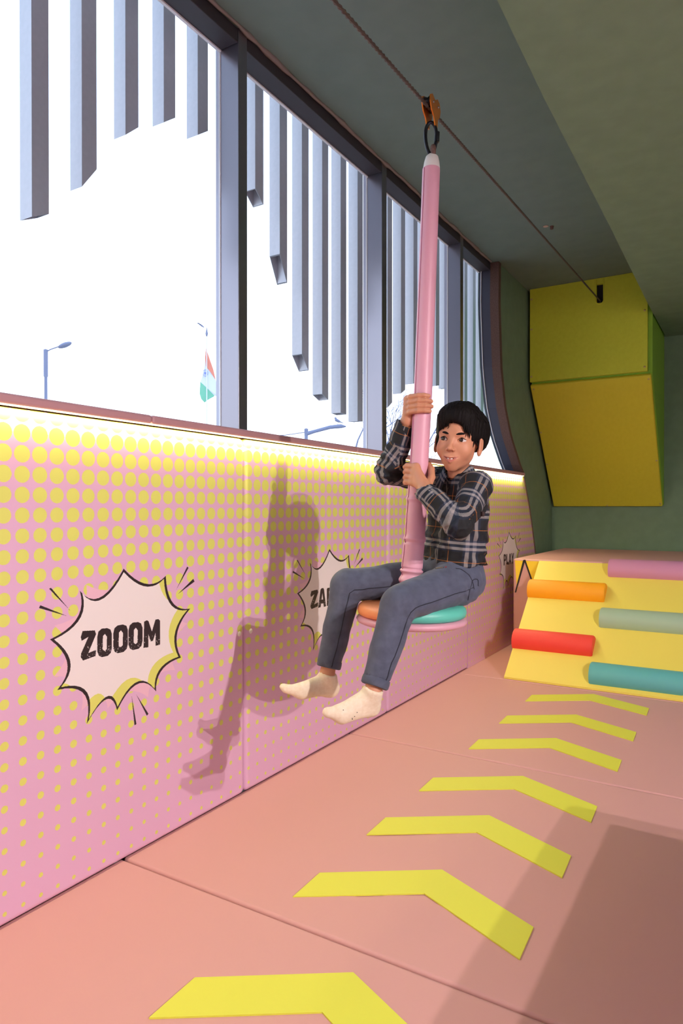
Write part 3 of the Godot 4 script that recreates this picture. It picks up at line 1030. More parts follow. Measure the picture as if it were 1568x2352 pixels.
# ------------------------------------------------------------------ the child
const SH_L := Vector3(0.185, 0.379, 0.048)
const SH_R := Vector3(0.101, 0.405, -0.172)
const EL_L := Vector3(0.109, 0.270, 0.178)
const EL_R := Vector3(-0.066, 0.433, -0.082)
const WR_L := Vector3(0.026, 0.366, 0.094)
const WR_R := Vector3(-0.017, 0.578, -0.026)
const HIP_L := Vector3(0.136, 0.090, 0.0)
const HIP_R := Vector3(0.094, 0.092, -0.128)
const KN_L := Vector3(-0.058, 0.055, 0.215)
const KN_R := Vector3(-0.200, 0.076, -0.035)
const AN_L := Vector3(-0.135, -0.170, 0.281)
const AN_R := Vector3(-0.261, -0.190, 0.021)

func plaid() -> ImageTexture:
	var n := 256
	var im := Image.create(n, n, false, Image.FORMAT_RGB8)
	# one repeat is 7.6 cm: [from, to, colour, strength]
	var base := Color8(17, 18, 21)
	var bands := [[0.0, 0.36, Color8(28, 42, 70), 0.6], [0.05, 0.135, Color8(200, 184, 170), 0.72], [0.215, 0.30, Color8(200, 184, 170), 0.72], [0.665, 0.69, Color8(204, 118, 46), 0.8]]
	for y in n:
		for x in n:
			var c := base
			for q in 2:
				var t := float(x if q == 0 else y) / n
				for b in bands:
					if t >= b[0] and t < b[1]:
						# twill: warp and weft threads share a crossing
						var w: float = b[3] * (0.62 if ((x + y * (1 if q == 0 else -1)) / 3) % 2 == 0 else 0.9)
						c = c.lerp(b[2], w)
			im.set_pixel(x, y, c)
	return ImageTexture.create_from_image(im)

# gives every triangle the uv of the limb that it belongs to; a limb is a bent chain of points, so that cloth turns the elbow
func chain_of(a: Vector3, b: Vector3, c: Vector3) -> Array:
	var p := (b - (b - a).normalized() * 0.075)
	var q := (b + (c - b).normalized() * 0.075)
	var out := [a + (a - b).normalized() * 0.03, a]
	for k in 13:
		var u := k / 12.0
		out.append(p * (1 - u) * (1 - u) + b * 2 * u * (1 - u) + q * u * u)
	out.append(c)
	out.append(c + (c - b).normalized() * 0.03)
	return out

func sleeve_uv(src: MB, limbs: Array, rep: float) -> MB:
	var out := MB.new()
	for i in range(0, src.ix.size(), 3):
		var ctr := (src.v[src.ix[i]] + src.v[src.ix[i + 1]] + src.v[src.ix[i + 2]]) / 3.0
		var best := 0
		var bd := 1e9
		for b in limbs.size():
			var e: float = along(limbs[b][0], ctr)[0] - limbs[b][1]
			if e < bd:
				bd = e; best = b
		var B: Array = limbs[best]
		var ang := []
		var vv := []
		for k in 3:
			var r := along(B[0], src.v[src.ix[i + k]])
			var tn: Vector3 = r[2]
			var sd: Vector3 = (B[2] - tn * B[2].dot(tn)).normalized()
			var q: Vector3 = src.v[src.ix[i + k]] - r[3]
			ang.append(atan2(q.dot(tn.cross(sd)), q.dot(sd)))
			vv.append(r[1])
		for k in range(1, 3):
			if ang[k] - ang[0] > PI: ang[k] -= TAU
			if ang[k] - ang[0] < -PI: ang[k] += TAU
		for k in 3:
			var j := src.ix[i + k]
			out.ix.append(out.vert(src.v[j], src.n[j], Vector2(ang[k] * B[3] / rep + B[4], vv[k] / rep + B[5])))
	return out

func along(ch: Array, p: Vector3) -> Array:      # distance, arc length, direction, nearest point
	var best := 1e9
	var res := [1e9, 0.0, Vector3.UP, Vector3.ZERO]
	var run := 0.0
	for i in ch.size() - 1:
		var d: Vector3 = ch[i + 1] - ch[i]
		var l := d.length()
		var h: float = (p - ch[i]).dot(d) / (l * l)
		if i > 0: h = maxf(h, 0.0)
		if i < ch.size() - 2: h = minf(h, 1.0)
		var n: Vector3 = ch[i] + d * h
		var e := n.distance_to(p)
		if e < best:
			best = e
			res = [e, run + l * h, d / l, n]
		run += l
	return res

func ring_at(p: Vector3, axis: Vector3, prof: Array, seg := 28, flat := 1.0) -> MB:
	var y := axis.normalized()
	var x := (Vector3.BACK - y * y.z).normalized()
	var b := Basis(x * flat, y, x.cross(y))
	return MB.new().lathe(prof, seg, Transform3D(b, p))

func finger(f: Field, pts: Array, r0: float, r1: float) -> void:
	for i in pts.size() - 1:
		f.cap(pts[i], pts[i + 1], lerpf(r0, r1, float(i) / (pts.size() - 1)), lerpf(r0, r1, float(i + 1) / (pts.size() - 1)), 0.003)

func round_pole(c: Vector3, r: float, deg: float, y: float) -> Vector3:
	return Vector3(c.x + r * cos(deg_to_rad(deg)), y, c.z + r * sin(deg_to_rad(deg)))

func person() -> void:
	var t := thing("person", "child in dark plaid shirt and grey jeans gripping the swing pole", "person", Vector3(-0.89, 0.784, -1.89), deg_to_rad(CAM_YAW))
	var skin_c := rgb(198, 138, 104).srgb_to_linear()
	var skin := mat(Color.WHITE, 0.55)
	skin.vertex_color_use_as_albedo = true
	skin.subsurf_scatter_enabled = true
	skin.subsurf_scatter_strength = 0.08
	var body := MB.new()
	# trunk and limbs under the clothes
	var f := Field.new()
	f.cap(Vector3(0.165, 0.33, -0.02), Vector3(0.145, 0.11, -0.035), 0.05, 0.052, 0.02).cap(Vector3(0.132, 0.34, -0.10), Vector3(0.118, 0.11, -0.095), 0.05, 0.052, 0.02)
	f.cap(Vector3(0.15, 0.39, -0.058), Vector3(0.144, 0.47, -0.028), 0.033, 0.033, 0.02)
	f.cap(SH_L, EL_L, 0.032, 0.026).cap(EL_L, WR_L, 0.026, 0.019).cap(SH_R, EL_R, 0.032, 0.026).cap(EL_R, WR_R, 0.026, 0.019)
	f.cap(SH_L, Vector3(0.15, 0.385, -0.05), 0.03, 0.035).cap(SH_R, Vector3(0.145, 0.385, -0.07), 0.03, 0.035)
	f.cap(HIP_L, KN_L, 0.052, 0.038, 0.02).cap(KN_L, AN_L, 0.036, 0.0215).cap(HIP_R, KN_R, 0.052, 0.038, 0.02).cap(KN_R, AN_R, 0.036, 0.0215)
	f.cap(HIP_L, HIP_R, 0.055, 0.055, 0.02)
	f.cap(AN_R, Vector3(-0.252, -0.228, 0.004), 0.021, 0.019).cap(AN_L, Vector3(-0.142, -0.208, 0.262), 0.021, 0.019)
	body.col = skin_c
	var trunk := f.net(Vector3(-0.31, -0.27, -0.24), Vector3(0.26, 0.53, 0.33), 0.010)
	body.add(trunk)
	# ---- right hand, above: fingers over the front of the pole
	var pc := Vector3(0.0305, 0, -0.004)
	var g := Field.new()
	var pr := 0.0285 + 0.0068
	var tips := [[0.6525, 66.0], [0.637, 50.0], [0.6215, 47.0], [0.607, 60.0]]
	for i in 4:
		var y: float = tips[i][0]
		var kn := Vector3(pc.x - 0.046, y - 0.003, pc.z - 0.006)
		var ch := [kn, round_pole(pc, pr + 0.006, 158.0, y), round_pole(pc, pr + 0.002, 118.0, y + 0.001), round_pole(pc, pr + 0.001, (118.0 + tips[i][1]) / 2.0, y + 0.001), round_pole(pc, pr, tips[i][1], y)]
		finger(g, ch, 0.0088, 0.0066)
		g.cap(kn, WR_R + Vector3(0.004, 0.006, 0.006), 0.0095, 0.014, 0.010)
	g.cap(WR_R, WR_R - (WR_R - EL_R).normalized() * 0.03, 0.0185, 0.019, 0.012)
	finger(g, [WR_R + Vector3(0.008, 0.012, -0.004), Vector3(-0.012, 0.615, -0.034), Vector3(0.010, 0.640, -0.044), Vector3(0.036, 0.652, -0.040)], 0.011, 0.0075)
	var hr := g.net(Vector3(-0.06, 0.53, -0.075), Vector3(0.085, 0.69, 0.065), 0.0026)
	# ---- left hand, below: back of the hand in front, fingers round the left side
	var pc2 := Vector3(0.0175, 0, -0.003)
	var g2 := Field.new()
	var ys := [0.4425, 0.4265, 0.4105, 0.3955]
	for i in 4:
		var y: float = ys[i]
		var kn := round_pole(pc2, pr + 0.0085, 104.0 + i * 4.0, y - 0.003)
		finger(g2, [kn, round_pole(pc2, pr + 0.006, 150.0, y + 0.001), round_pole(pc2, pr + 0.004, 192.0, y - 0.001), round_pole(pc2, pr + 0.001, 232.0, y - 0.004), round_pole(pc2, pr, 262.0, y - 0.005)], 0.0092, 0.0068)
		g2.cap(kn, WR_L + Vector3(0.004, 0.008, -0.014), 0.0095, 0.0155, 0.012)
	g2.cap(WR_L, WR_L - (WR_L - EL_L).normalized() * 0.03, 0.019, 0.0195, 0.012)
	finger(g2, [WR_L + Vector3(0.010, 0.014, -0.022), Vector3(0.052, 0.408, 0.042), Vector3(0.0555, 0.434, 0.012), Vector3(0.050, 0.452, -0.014)], 0.0125, 0.0085)
	var hl := g2.net(Vector3(-0.045, 0.32, -0.06), Vector3(0.085, 0.49, 0.14), 0.0026)
	for h in [hr, hl]:
		for i in h.v.size():
			h.c[i] = skin_c
		body.add(h)
	# nails
	# ---- head, in its own axes: x to the child's left, y up, z out of the face
	var yaw := deg_to_rad(25.0)
	var F := Vector3(-sin(yaw), -0.02, cos(yaw)).normalized()
	var X := Vector3.UP.cross(F).normalized()
	var Y := F.cross(X)
	var roll := deg_to_rad(7.0)
	var X2 := X * cos(roll) - Y * sin(roll)
	var Y2 := Y * cos(roll) + X * sin(roll)
	var hb := Basis(X2, Y2, F)
	var ht := Transform3D(hb.scaled(Vector3.ONE * 0.97), Vector3(0.1415, 0.5265, -0.007))
	var face := Field.new()
	face.ell(Vector3(0, 0.026, -0.014), Vector3(0.067, 0.080, 0.086), 0.01)
	face.ell(Vector3(0, -0.032, 0.018), Vector3(0.0485, 0.064, 0.058), 0.03)
	face.cap(Vector3(0.031, -0.052, 0.004), Vector3(0.004, -0.084, 0.046), 0.016, 0.012, 0.022).cap(Vector3(-0.031, -0.052, 0.004), Vector3(-0.004, -0.084, 0.046), 0.016, 0.012, 0.022)
	face.ell(Vector3(0.033, -0.036, 0.046), Vector3(0.019, 0.021, 0.017), 0.022).ell(Vector3(-0.033, -0.036, 0.046), Vector3(0.019, 0.021, 0.017), 0.022)
	face.cap(Vector3(0, -0.089, 0.052), Vector3(0, -0.083, 0.056), 0.010, 0.010, 0.018)
	face.cap(Vector3(0.010, 0.013, 0.068), Vector3(0.042, 0.011, 0.050), 0.007, 0.006, 0.014).cap(Vector3(-0.010, 0.013, 0.068), Vector3(-0.042, 0.011, 0.050), 0.007, 0.006, 0.014)
	face.ell(Vector3(0, -0.064, 0.062), Vector3(0.024, 0.016, 0.014), 0.014)
	for s in [-1.0, 1.0]:
		face.ell(Vector3(0.0285 * s, -0.005, 0.078), Vector3(0.016, 0.011, 0.012), 0.010, 1)
	face.cap(Vector3(0, 0.004, 0.069), Vector3(0, -0.033, 0.0885), 0.0048, 0.0062, 0.009)
	face.ell(Vector3(0, -0.0345, 0.0885), Vector3(0.0078, 0.0068, 0.0080), 0.006)
	for s in [-1.0, 1.0]:
		face.ell(Vector3(0.0098 * s, -0.0375, 0.0800), Vector3(0.0052, 0.0050, 0.0068), 0.005)
		# lids
		face.ell(Vector3(0.0285 * s, -0.0055, 0.0528), Vector3(0.0168, 0.0156, 0.0162), 0.006)
	# lips
	for s in [-1.0, 1.0]:
		face.cap(Vector3(0, -0.0612, 0.0770), Vector3(0.0225 * s, -0.0570, 0.0640), 0.0034, 0.0020, 0.005)
		face.cap(Vector3(0, -0.0730, 0.0752), Vector3(0.0205 * s, -0.0610, 0.0645), 0.0042, 0.0022, 0.006)
	# openings
	for s in [-1.0, 1.0]:
		face.cap(Vector3(0.0285 * s, -0.0052, 0.0700), Vector3((0.0285 + 0.0132) * s, -0.0065, 0.0618), 0.0068, 0.0021, 0.0015, 1)
		face.cap(Vector3(0.0285 * s, -0.0052, 0.0700), Vector3((0.0285 - 0.0128) * s, -0.0085, 0.0665), 0.0068, 0.0021, 0.0015, 1)
		face.cap(Vector3(0, -0.0668, 0.0790), Vector3(0.0215 * s, -0.0590, 0.0680), 0.0031, 0.0010, 0.0015, 1)
		face.ell(Vector3(0.0056 * s, -0.0415, 0.0840), Vector3(0.0030, 0.0018, 0.0040), 0.002, 1)
	# ears
	for s in [-1.0, 1.0]:
		face.ell(Vector3(0.0705 * s, -0.015, -0.004), Vector3(0.0075, 0.029, 0.017), 0.004)
		face.ell(Vector3(0.0700 * s, -0.037, 0.004), Vector3(0.006, 0.012, 0.009), 0.006)
		face.ell(Vector3(0.0805 * s, -0.011, -0.001), Vector3(0.0068, 0.020, 0.0105), 0.003, 1)
	face.cap(Vector3(0, -0.05, -0.018), Vector3(0.004, -0.12, -0.024), 0.034, 0.033, 0.02)
	var hm := face.net(Vector3(-0.094, -0.125, -0.105), Vector3(0.094, 0.112, 0.104), 0.0024)
	var lip := rgb(182, 108, 90).srgb_to_linear()
	var mouth := rgb(70, 26, 24).srgb_to_linear()
	for i in hm.v.size():
		var p := hm.v[i]
		var cc := skin_c
		if p.z > 0.05:
			var mx := absf(p.x) / 0.0215
			var curve := -0.0668 + 0.0078 * mx * mx
			var up := curve + 0.0068 * (1.0 - 0.75 * mx * mx)
			var dn := curve - 0.0092 * (1.0 - mx * mx)
			if mx < 1.0 and p.y < up and p.y > dn:
				cc = lip
				if absf(p.y - curve) < 0.0034 * (1.0 - mx * mx) + 0.0004 and face.ev(p + Vector3(0, 0, 0.004)) > -0.003 and p.z < 0.0745 - mx * 0.006:
					cc = mouth
		hm.c[i] = cc
	body.add(hm, ht)
	for i in trunk.v.size():
		body.c[i] = skin_c
	part(t, "body", body, skin)
	# eyes
	var eye_m := mat(Color.WHITE, 0.12)
	eye_m.vertex_color_use_as_albedo = true
	for s in [-1.0, 1.0]:
		var e := MB.new()
		var gaze := Vector3(-0.22, 0.0, 1.0).normalized()
		var gx := Vector3.UP.cross(gaze).normalized()
		var fr := Transform3D(Basis(gx, gaze, gx.cross(gaze)), Vector3(0.0285 * s, -0.0055, 0.0528))
		for rg in [[0.0, 11.0, Color(0.005, 0.004, 0.004)], [11.0, 25.0, Color(0.035, 0.015, 0.008)], [25.0, 29.0, Color(0.03, 0.02, 0.015)], [29.0, 120.0, Color(0.72, 0.66, 0.62)]]:
			e.col = rg[2]
			var prof := []
			for k in 9:
				var an := deg_to_rad(lerpf(rg[1], rg[0], k / 8.0))
				prof.append(Vector2(sin(an), cos(an)) * 0.0148)
			e.lathe(prof, 24, fr)
		for i in e.n.size():
			e.n[i] = (e.v[i] - fr.origin).normalized()
		part(t, "eye", MB.new().add(e, ht), eye_m)
	# eyebrows follow the brow
	var hair_m := mat(rgb(18, 14, 13), 0.62)
	hair_m.metallic_specular = 0.22
	for s in [-1.0, 1.0]:
		var pts := []
		var rad := []
		for k in 9:
			var u := k / 8.0
			var p := Vector3((0.0105 + 0.034 * u) * s, 0.0105 + 0.0055 * sin(u * 2.6) - 0.004 * u, 0.075 - 0.02 * u)
			pts.append(face.onto(p, -0.0024))
			rad.append(0.0037 * (0.62 + 0.6 * sin(PI * minf(u * 1.2 + 0.1, 1.0))) * (1.0 if u < 0.7 else (1.0 - u) * 2.6 + 0.2))
		part(t, "eyebrow", MB.new().add(MB.new().tube(pts, rad, 8), ht), hair_m)
	for s in [-1.0, 1.0]:                                      # upper lash line
		var lp := []
		var lr := []
		for k in 9:
			var u := lerpf(-1.0, 1.0, k / 8.0)
			lp.append(face.onto(Vector3(0.0285 * s + 0.0132 * u, 0.0008 - 0.0065 * u * u - 0.0006 * u * s * -1.0, 0.071 - 0.004 * absf(u)), 0.0004))
			lr.append(0.0009 * (1.15 - 0.6 * u * u))
		part(t, "lashes", MB.new().add(MB.new().tube(lp, lr, 6), ht), hair_m)
	var th := MB.new()
	for s in [-1.0, 1.0]:
		th.rbox(Vector3(0.0044 * s, -0.0652, 0.0728), Vector3(0.0080, 0.0056, 0.005), 0.0018)
	part(t, "teeth", MB.new().add(th, ht), mat(rgb(236, 226, 214), 0.3))
	hair(t, face, ht, hair_m)
	clothes(t)

func hair(t: Node3D, face: Field, ht: Transform3D, hair_m: StandardMaterial3D) -> void:
	var f := Field.new()
	f.ell(Vector3(0.0, 0.031, -0.017), Vector3(0.0765, 0.0875, 0.0955), 0.01)
	f.ell(Vector3(-0.004, 0.068, 0.030), Vector3(0.056, 0.040, 0.052), 0.03)
	f.ell(Vector3(0.050, 0.02, -0.045), Vector3(0.032, 0.055, 0.05), 0.03)
	# face window, ears and nape stay free
	f.ell(Vector3(0.0, -0.030, 0.088), Vector3(0.068, 0.076, 0.072), 0.010, 1)
	f.cap(Vector3(-0.11, -0.031, 0.006), Vector3(0.11, -0.031, 0.006), 0.033, 0.033, 0.012, 1)
	f.cap(Vector3(-0.11, -0.09, -0.05), Vector3(0.11, -0.09, -0.05), 0.052, 0.052, 0.02, 1)
	var nz := FastNoiseLite.new()
	nz.seed = 11
	nz.frequency = 60.0
	f.wave = func(p: Vector3) -> float:
		var an := atan2(p.x, p.z + 0.02)
		return nz.get_noise_2d(an * 0.55, (p.y - 0.06) * 0.12) * 0.0030 + nz.get_noise_2d(an * 1.6, 3.0 + p.y * 0.2) * 0.0012
	var cap_m := f.net(Vector3(-0.10, -0.09, -0.125), Vector3(0.10, 0.13, 0.10), 0.003)
	var o := part(t, "hair", MB.new().add(cap_m, ht), hair_m)
	# locks: fringe over the forehead, temple strands, crown
	var rng := RandomNumberGenerator.new()
	rng.seed = 77
	var locks := MB.new()
	var ends := []
	for k in 26:
		var u := k / 25.0
		var x := lerpf(-0.060, 0.060, u)
		var low := 0.044
		if u < 0.30: low = 0.033 - 0.010 * sin(u / 0.30 * PI * 0.8)
		elif u < 0.62: low = lerpf(0.036, 0.054, (u - 0.30) / 0.15) if u < 0.45 else 0.054
		elif u < 0.80: low = lerpf(0.050, 0.026, (u - 0.62) / 0.18)
		else: low = lerpf(0.026, 0.002, (u - 0.80) / 0.20)
		ends.append([x, low + rng.randf_range(-0.004, 0.004)])
	for e in ends:
		for j in 2:
			var root := Vector3(e[0] * 0.55 + 0.012 + rng.randf_range(-0.006, 0.006), 0.105 - 0.25 * absf(e[0]) + rng.randf_range(-0.004, 0.004), 0.030 + rng.randf_range(-0.008, 0.008))
			var tip := Vector3(e[0] + rng.randf_range(-0.004, 0.004), e[1] + rng.randf_range(0.0, 0.006) + j * 0.006, 0.06)
			var pts := []
			var rad := []
			for q in 8:
				var w := q / 7.0
				var p := root.lerp(tip, w)
				p.z += 0.030 * sin(w * PI * 0.9)
				p = face.onto(p, 0.0125 * (1.0 - 0.82 * w * w) + 0.0008)
				p.x += 0.003 * sin(w * 3.0 + e[0] * 60.0)
				pts.append(p)
				rad.append(0.0044 * sqrt(maxf(0.0, 1.0 - w)) * (0.6 + 0.8 * sin(minf(w * 2.0 + 0.3, 1.57))) + 0.0004)
			locks.tube(pts, rad, 6)
	for s in [[0.020, 0.040, 0.030, 0.030], [0.036, 0.030, 0.041, 0.004], [0.041, 0.028, 0.048, 0.010], [0.030, 0.036, 0.034, 0.016], [-0.020, 0.040, -0.018, 0.024]]:
		var pts2 := []
		for q in 7:
			var w := q / 6.0
			pts2.append(face.onto(Vector3(lerpf(s[0], s[2], w) + 0.004 * sin(w * PI), lerpf(s[1], s[3], w), 0.07), 0.0022 * (1.0 - w) + 0.0008))
		locks.tube(pts2, [0.0018, 0.0016, 0.0014, 0.0012, 0.0010, 0.0008, 0.0005], 5)
	for s in [-1.0, 1.0]:                                       # sideburns
		for k in 5:
			var pts3 := []
			for q in 6:
				var w := q / 5.0
				pts3.append(face.onto(Vector3((0.067) * s, lerpf(0.03, -0.016 - 0.008 * (k % 3), w), 0.016 + 0.006 * k - 0.010 * w), 0.0035 * (1.0 - w) + 0.0006))
			locks.tube(pts3, [0.0042, 0.0042, 0.0036, 0.003, 0.002, 0.0006], 6)
	for k in 46:                                                # crown locks
		var an := rng.randf() * TAU
		var la := rng.randf_range(0.15, 0.95)
		var pts4 := []
		for q in 6:
			var w := q / 5.0
			var l2 := la + w * 0.55
			var d := Vector3(sin(an + w * 0.35) * sin(l2), cos(l2), cos(an + w * 0.35) * sin(l2))
			var p2 := Vector3(0, 0.04, -0.016) + d * 0.07
			pts4.append(f.onto(p2, 0.0002))
		if pts4[5].z > 0.04 or pts4[5].y < 0.02:
			continue
		locks.tube(pts4, [0.0012, 0.0026, 0.003, 0.0028, 0.002, 0.0006], 5)
	part(o, "locks", MB.new().add(locks, ht), hair_m)

func clothes(t: Node3D) -> void:
	# ---- shirt
	var cloth := mat(Color.WHITE, 0.85)
	cloth.albedo_texture = plaid()
	var f := Field.new()
	f.cap(Vector3(0.170, 0.335, -0.010), Vector3(0.148, 0.135, -0.022), 0.066, 0.073, 0.02)
	f.cap(Vector3(0.130, 0.345, -0.108), Vector3(0.112, 0.135, -0.105), 0.064, 0.071, 0.03)
	f.cap(Vector3(0.155, 0.392, -0.042), SH_L, 0.040, 0.045, 0.025).cap(Vector3(0.142, 0.397, -0.082), SH_R, 0.040, 0.044, 0.025)
	f.cap(SH_L, EL_L, 0.046, 0.040, 0.014).cap(EL_L, WR_L, 0.041, 0.031, 0.010)
	f.cap(SH_R, EL_R, 0.045, 0.042, 0.014).cap(EL_R, WR_R, 0.042, 0.031, 0.010)
	f.cap(Vector3(0.188, 0.165, -0.03), Vector3(0.196, 0.115, -0.03), 0.030, 0.034, 0.03)
	f.keep(Vector3(0.13, 0.124, -0.06), Vector3(0.16, -1, 0.08))
	f.ell(Vector3(0.143, 0.452, -0.032), Vector3(0.041, 0.062, 0.043), 0.006, 1)
	f.cap(WR_L + (WR_L - EL_L).normalized() * 0.03, WR_L + (WR_L - EL_L).normalized() * 0.06, 0.042, 0.05, 0.002, 1)
	f.cap(WR_R + (WR_R - EL_R).normalized() * 0.03, WR_R + (WR_R - EL_R).normalized() * 0.06, 0.042, 0.05, 0.002, 1)
	var nz := FastNoiseLite.new()
	nz.seed = 4
	nz.frequency = 16.0
	nz.fractal_octaves = 2
	f.noise = nz
	f.amp = 0.007
	var fold := FastNoiseLite.new()
	fold.seed = 9
	fold.frequency = 9.0
	f.wave = func(p: Vector3) -> float:
		var d := 0.0
		# creases across the elbows and at the waist
		var eL := (p - EL_L).length()
		var eR := (p - EL_R).length()
		var aL := (p - EL_L).dot((WR_L - EL_L).normalized())
		var aR := (p - EL_R).dot((WR_R - EL_R).normalized())
		d += 0.0042 * sin(aL * 260.0 + fold.get_noise_3dv(p * 2.0) * 5.0) * exp(-eL * eL / 0.005)
		d += 0.0046 * sin(aR * 240.0 + fold.get_noise_3dv(p * 2.0) * 5.0) * exp(-eR * eR / 0.006)
		d += 0.0042 * sin((p.y * 0.8 + p.x * 0.55) * 130.0 + fold.get_noise_3dv(p) * 6.0) * exp(-pow((p.y - 0.19) / 0.07, 2.0))
		return d
	var sh := f.net(Vector3(-0.13, 0.06, -0.245), Vector3(0.275, 0.64, 0.245), 0.0062)
	var limbs := [
		[[Vector3(0.130, 0.10, -0.066), Vector3(0.150, 0.40, -0.060)], 0.085, Vector3(-0.8, 0, -0.6), 0.082, 0.1, 0.1],
		[chain_of(SH_L, EL_L, WR_L), 0.042, Vector3(-0.3, 0.2, -1), 0.042, 0.32, 0.0],
		[chain_of(SH_R, EL_R, WR_R), 0.042, Vector3(0.3, 0, -1), 0.042, 0.2, 0.35]]
	var shirt := part(t, "shirt", sleeve_uv(sh, limbs, 0.098), cloth)
	for q in [[WR_L, EL_L, 0.0], [WR_R, EL_R, 0.5]]:
		var ax: Vector3 = (q[1] - q[0]).normalized()
		var cf := ring_at(q[0] + ax * 0.004, ax, [Vector2(0.021, 0.004), Vector2(0.0265, 0.0), Vector2(0.0292, 0.001), Vector2(0.0308, 0.012), Vector2(0.0325, 0.026), Vector2(0.0338, 0.040), Vector2(0.0330, 0.0425), Vector2(0.028, 0.043)], 30)
		for i in cf.uv.size():
			cf.uv[i] = Vector2(cf.uv[i].x * 2.6 + q[2], (cf.v[i] - q[0]).dot(ax) / 0.076 + 0.62)
		part(shirt, "cuff", cf, cloth)
	# collar: stand and folded flap round the neck, open at the throat
	var col := MB.new()
	var cc := Vector3(0.146, 0.424, -0.043)
	var fwd := Vector3(-0.58, 0, 0.81).normalized()
	var sid := Vector3.UP.cross(fwd)
	var rows := 7
	var segs := 44
	for k in segs + 1:
		var an := lerpf(0.42, TAU - 0.42, float(k) / segs)
		var d := fwd * cos(an) + sid * sin(an)
		var front := pow(maxf(0.0, cos(an)), 2.0)
		var tipx := exp(-pow((minf(an, TAU - an) - 0.55) / 0.24, 2.0))
		var up := -0.032 * front + 0.004 * (1.0 - front)
		var prof := [Vector2(0.0385, -0.02), Vector2(0.0395, 0.012), Vector2(0.0415, 0.0175), Vector2(0.0455, 0.0165), Vector2(0.056, -0.003), Vector2(0.070, -0.024 - 0.020 * tipx), Vector2(0.064, -0.028 - 0.018 * tipx)]
		for r in rows:
			var pq: Vector2 = prof[r]
			var e: Vector2 = prof[maxi(r - 1, 0)]
			var e2: Vector2 = prof[mini(r + 1, rows - 1)]
			var tn: Vector2 = (e2 - e).normalized()
			var nn: Vector3 = d * -tn.y + Vector3.UP * tn.x
			col.vert(cc + d * pq.x + Vector3.UP * (pq.y + up), nn.normalized(), Vector2(an * 0.055 / 0.076 + 0.2, pq.y / 0.076 + 0.1))
	for k in segs:
		for r in rows - 1:
			var a := k * rows + r
			col.quad_i(a, a + rows, a + rows + 1, a + 1)
	part(shirt, "collar", col, cloth)
	# sleeve tab on the near upper arm
	part(shirt, "sleeve_tab", MB.new().rbox(SH_L.lerp(EL_L, 0.62) + Vector3(0.040, -0.012, 0.018), Vector3(0.010, 0.014, 0.022), 0.003, Basis(Vector3.UP, 0.7)), mat(rgb(48, 28, 26), 0.7), "dark roll-up tab")
	# ---- jeans
	var jm := grainy(mat(Color.WHITE, 0.9), rgb(66, 70, 86), rgb(88, 94, 113), 0.02, 5.0, 0.0, 31)
	jm.rim_enabled = true
	jm.rim = 0.15
	var j := Field.new()
	j.cap(HIP_L + Vector3(0, -0.002, -0.005), HIP_R, 0.068, 0.068, 0.02)
	j.cap(Vector3(0.142, 0.145, -0.028), Vector3(0.116, 0.145, -0.100), 0.066, 0.066, 0.03)
	j.ell(Vector3(0.160, 0.092, -0.055), Vector3(0.072, 0.066, 0.085), 0.03)
	j.cap(HIP_L, KN_L, 0.068, 0.050, 0.016).cap(KN_L, AN_L, 0.049, 0.036, 0.012)
	j.cap(HIP_R, KN_R, 0.066, 0.050, 0.016).cap(KN_R, AN_R, 0.049, 0.035, 0.012)
	var sL := (AN_L - KN_L).normalized()
	var sR := (AN_R - KN_R).normalized()
	j.keep(AN_L - sL * 0.022, sL, 0.002)
	j.keep(AN_R - sR * 0.030, sR, 0.002)
	j.keep(Vector3(0, 0.165, 0), Vector3.UP)
	j.cap(Vector3(-0.012, 0.0, 0), Vector3(-0.003, 0.20, 0), 0.026, 0.026, 0.004, 1)      # room for the pole
	var jn := FastNoiseLite.new()
	jn.seed = 14
	jn.frequency = 11.0
	jn.fractal_octaves = 2
	j.noise = jn
	j.amp = 0.004
	j.wave = func(p: Vector3) -> float:
		var d := 0.0
		for kn in [[KN_L, sL], [KN_R, sR]]:
			var e: Vector3 = p - kn[0]
			var back := clampf((e.x * 0.9 - e.y * 0.6) / 0.05, 0.0, 1.0)
			d += 0.0032 * sin(e.dot(kn[1]) * 210.0 + jn.get_noise_3dv(p * 1.5) * 4.0) * back * exp(-e.length_squared() / 0.004)
		# creases fanning from the hip
		var h: Vector3 = p - HIP_L
		d += 0.0030 * sin((h.x + h.y * 1.1) * 150.0 + jn.get_noise_3dv(p) * 5.0) * exp(-h.length_squared() / 0.006)
		return d
	var jb := j.net(Vector3(-0.32, -0.20, -0.225), Vector3(0.26, 0.19, 0.345), 0.0068)
	var jeans := part(t, "jeans", jb, jm)
	for q in [[AN_L - sL * 0.022, sL, 0.0366], [AN_R - sR * 0.030, sR, 0.0362]]:
		var rr: float = q[2]
		part(jeans, "hem", ring_at(q[0], q[1], [Vector2(rr - 0.014, 0.004), Vector2(rr - 0.003, 0.006), Vector2(rr + 0.0008, 0.003), Vector2(rr + 0.0015, -0.008), Vector2(rr + 0.0005, -0.017), Vector2(rr - 0.003, -0.019)], 30), jm)
	var dark := mat(rgb(38, 40, 52), 0.9)
	# outer seam of the near leg, inner seam of the far one
	for q in [[HIP_L, KN_L, AN_L, Vector3(0.55, -0.15, 0.8), 0.085], [HIP_R, KN_R, AN_R, Vector3(0.2, -0.15, 1.0), 0.085]]:
		var pts := []
		for k in 26:
			var u := k / 25.0
			var b: Vector3 = q[0].lerp(q[1], u / 0.5) if u < 0.5 else q[1].lerp(q[2], (u - 0.5) / 0.5 * 0.90)
			var p: Vector3 = b + q[3].normalized() * 0.06
			pts.append(j.onto(p, 0.0003))
		part(jeans, "seam", MB.new().tube(pts, 0.0014, 6), dark)
	# pocket edge and back yoke
	var pk := []
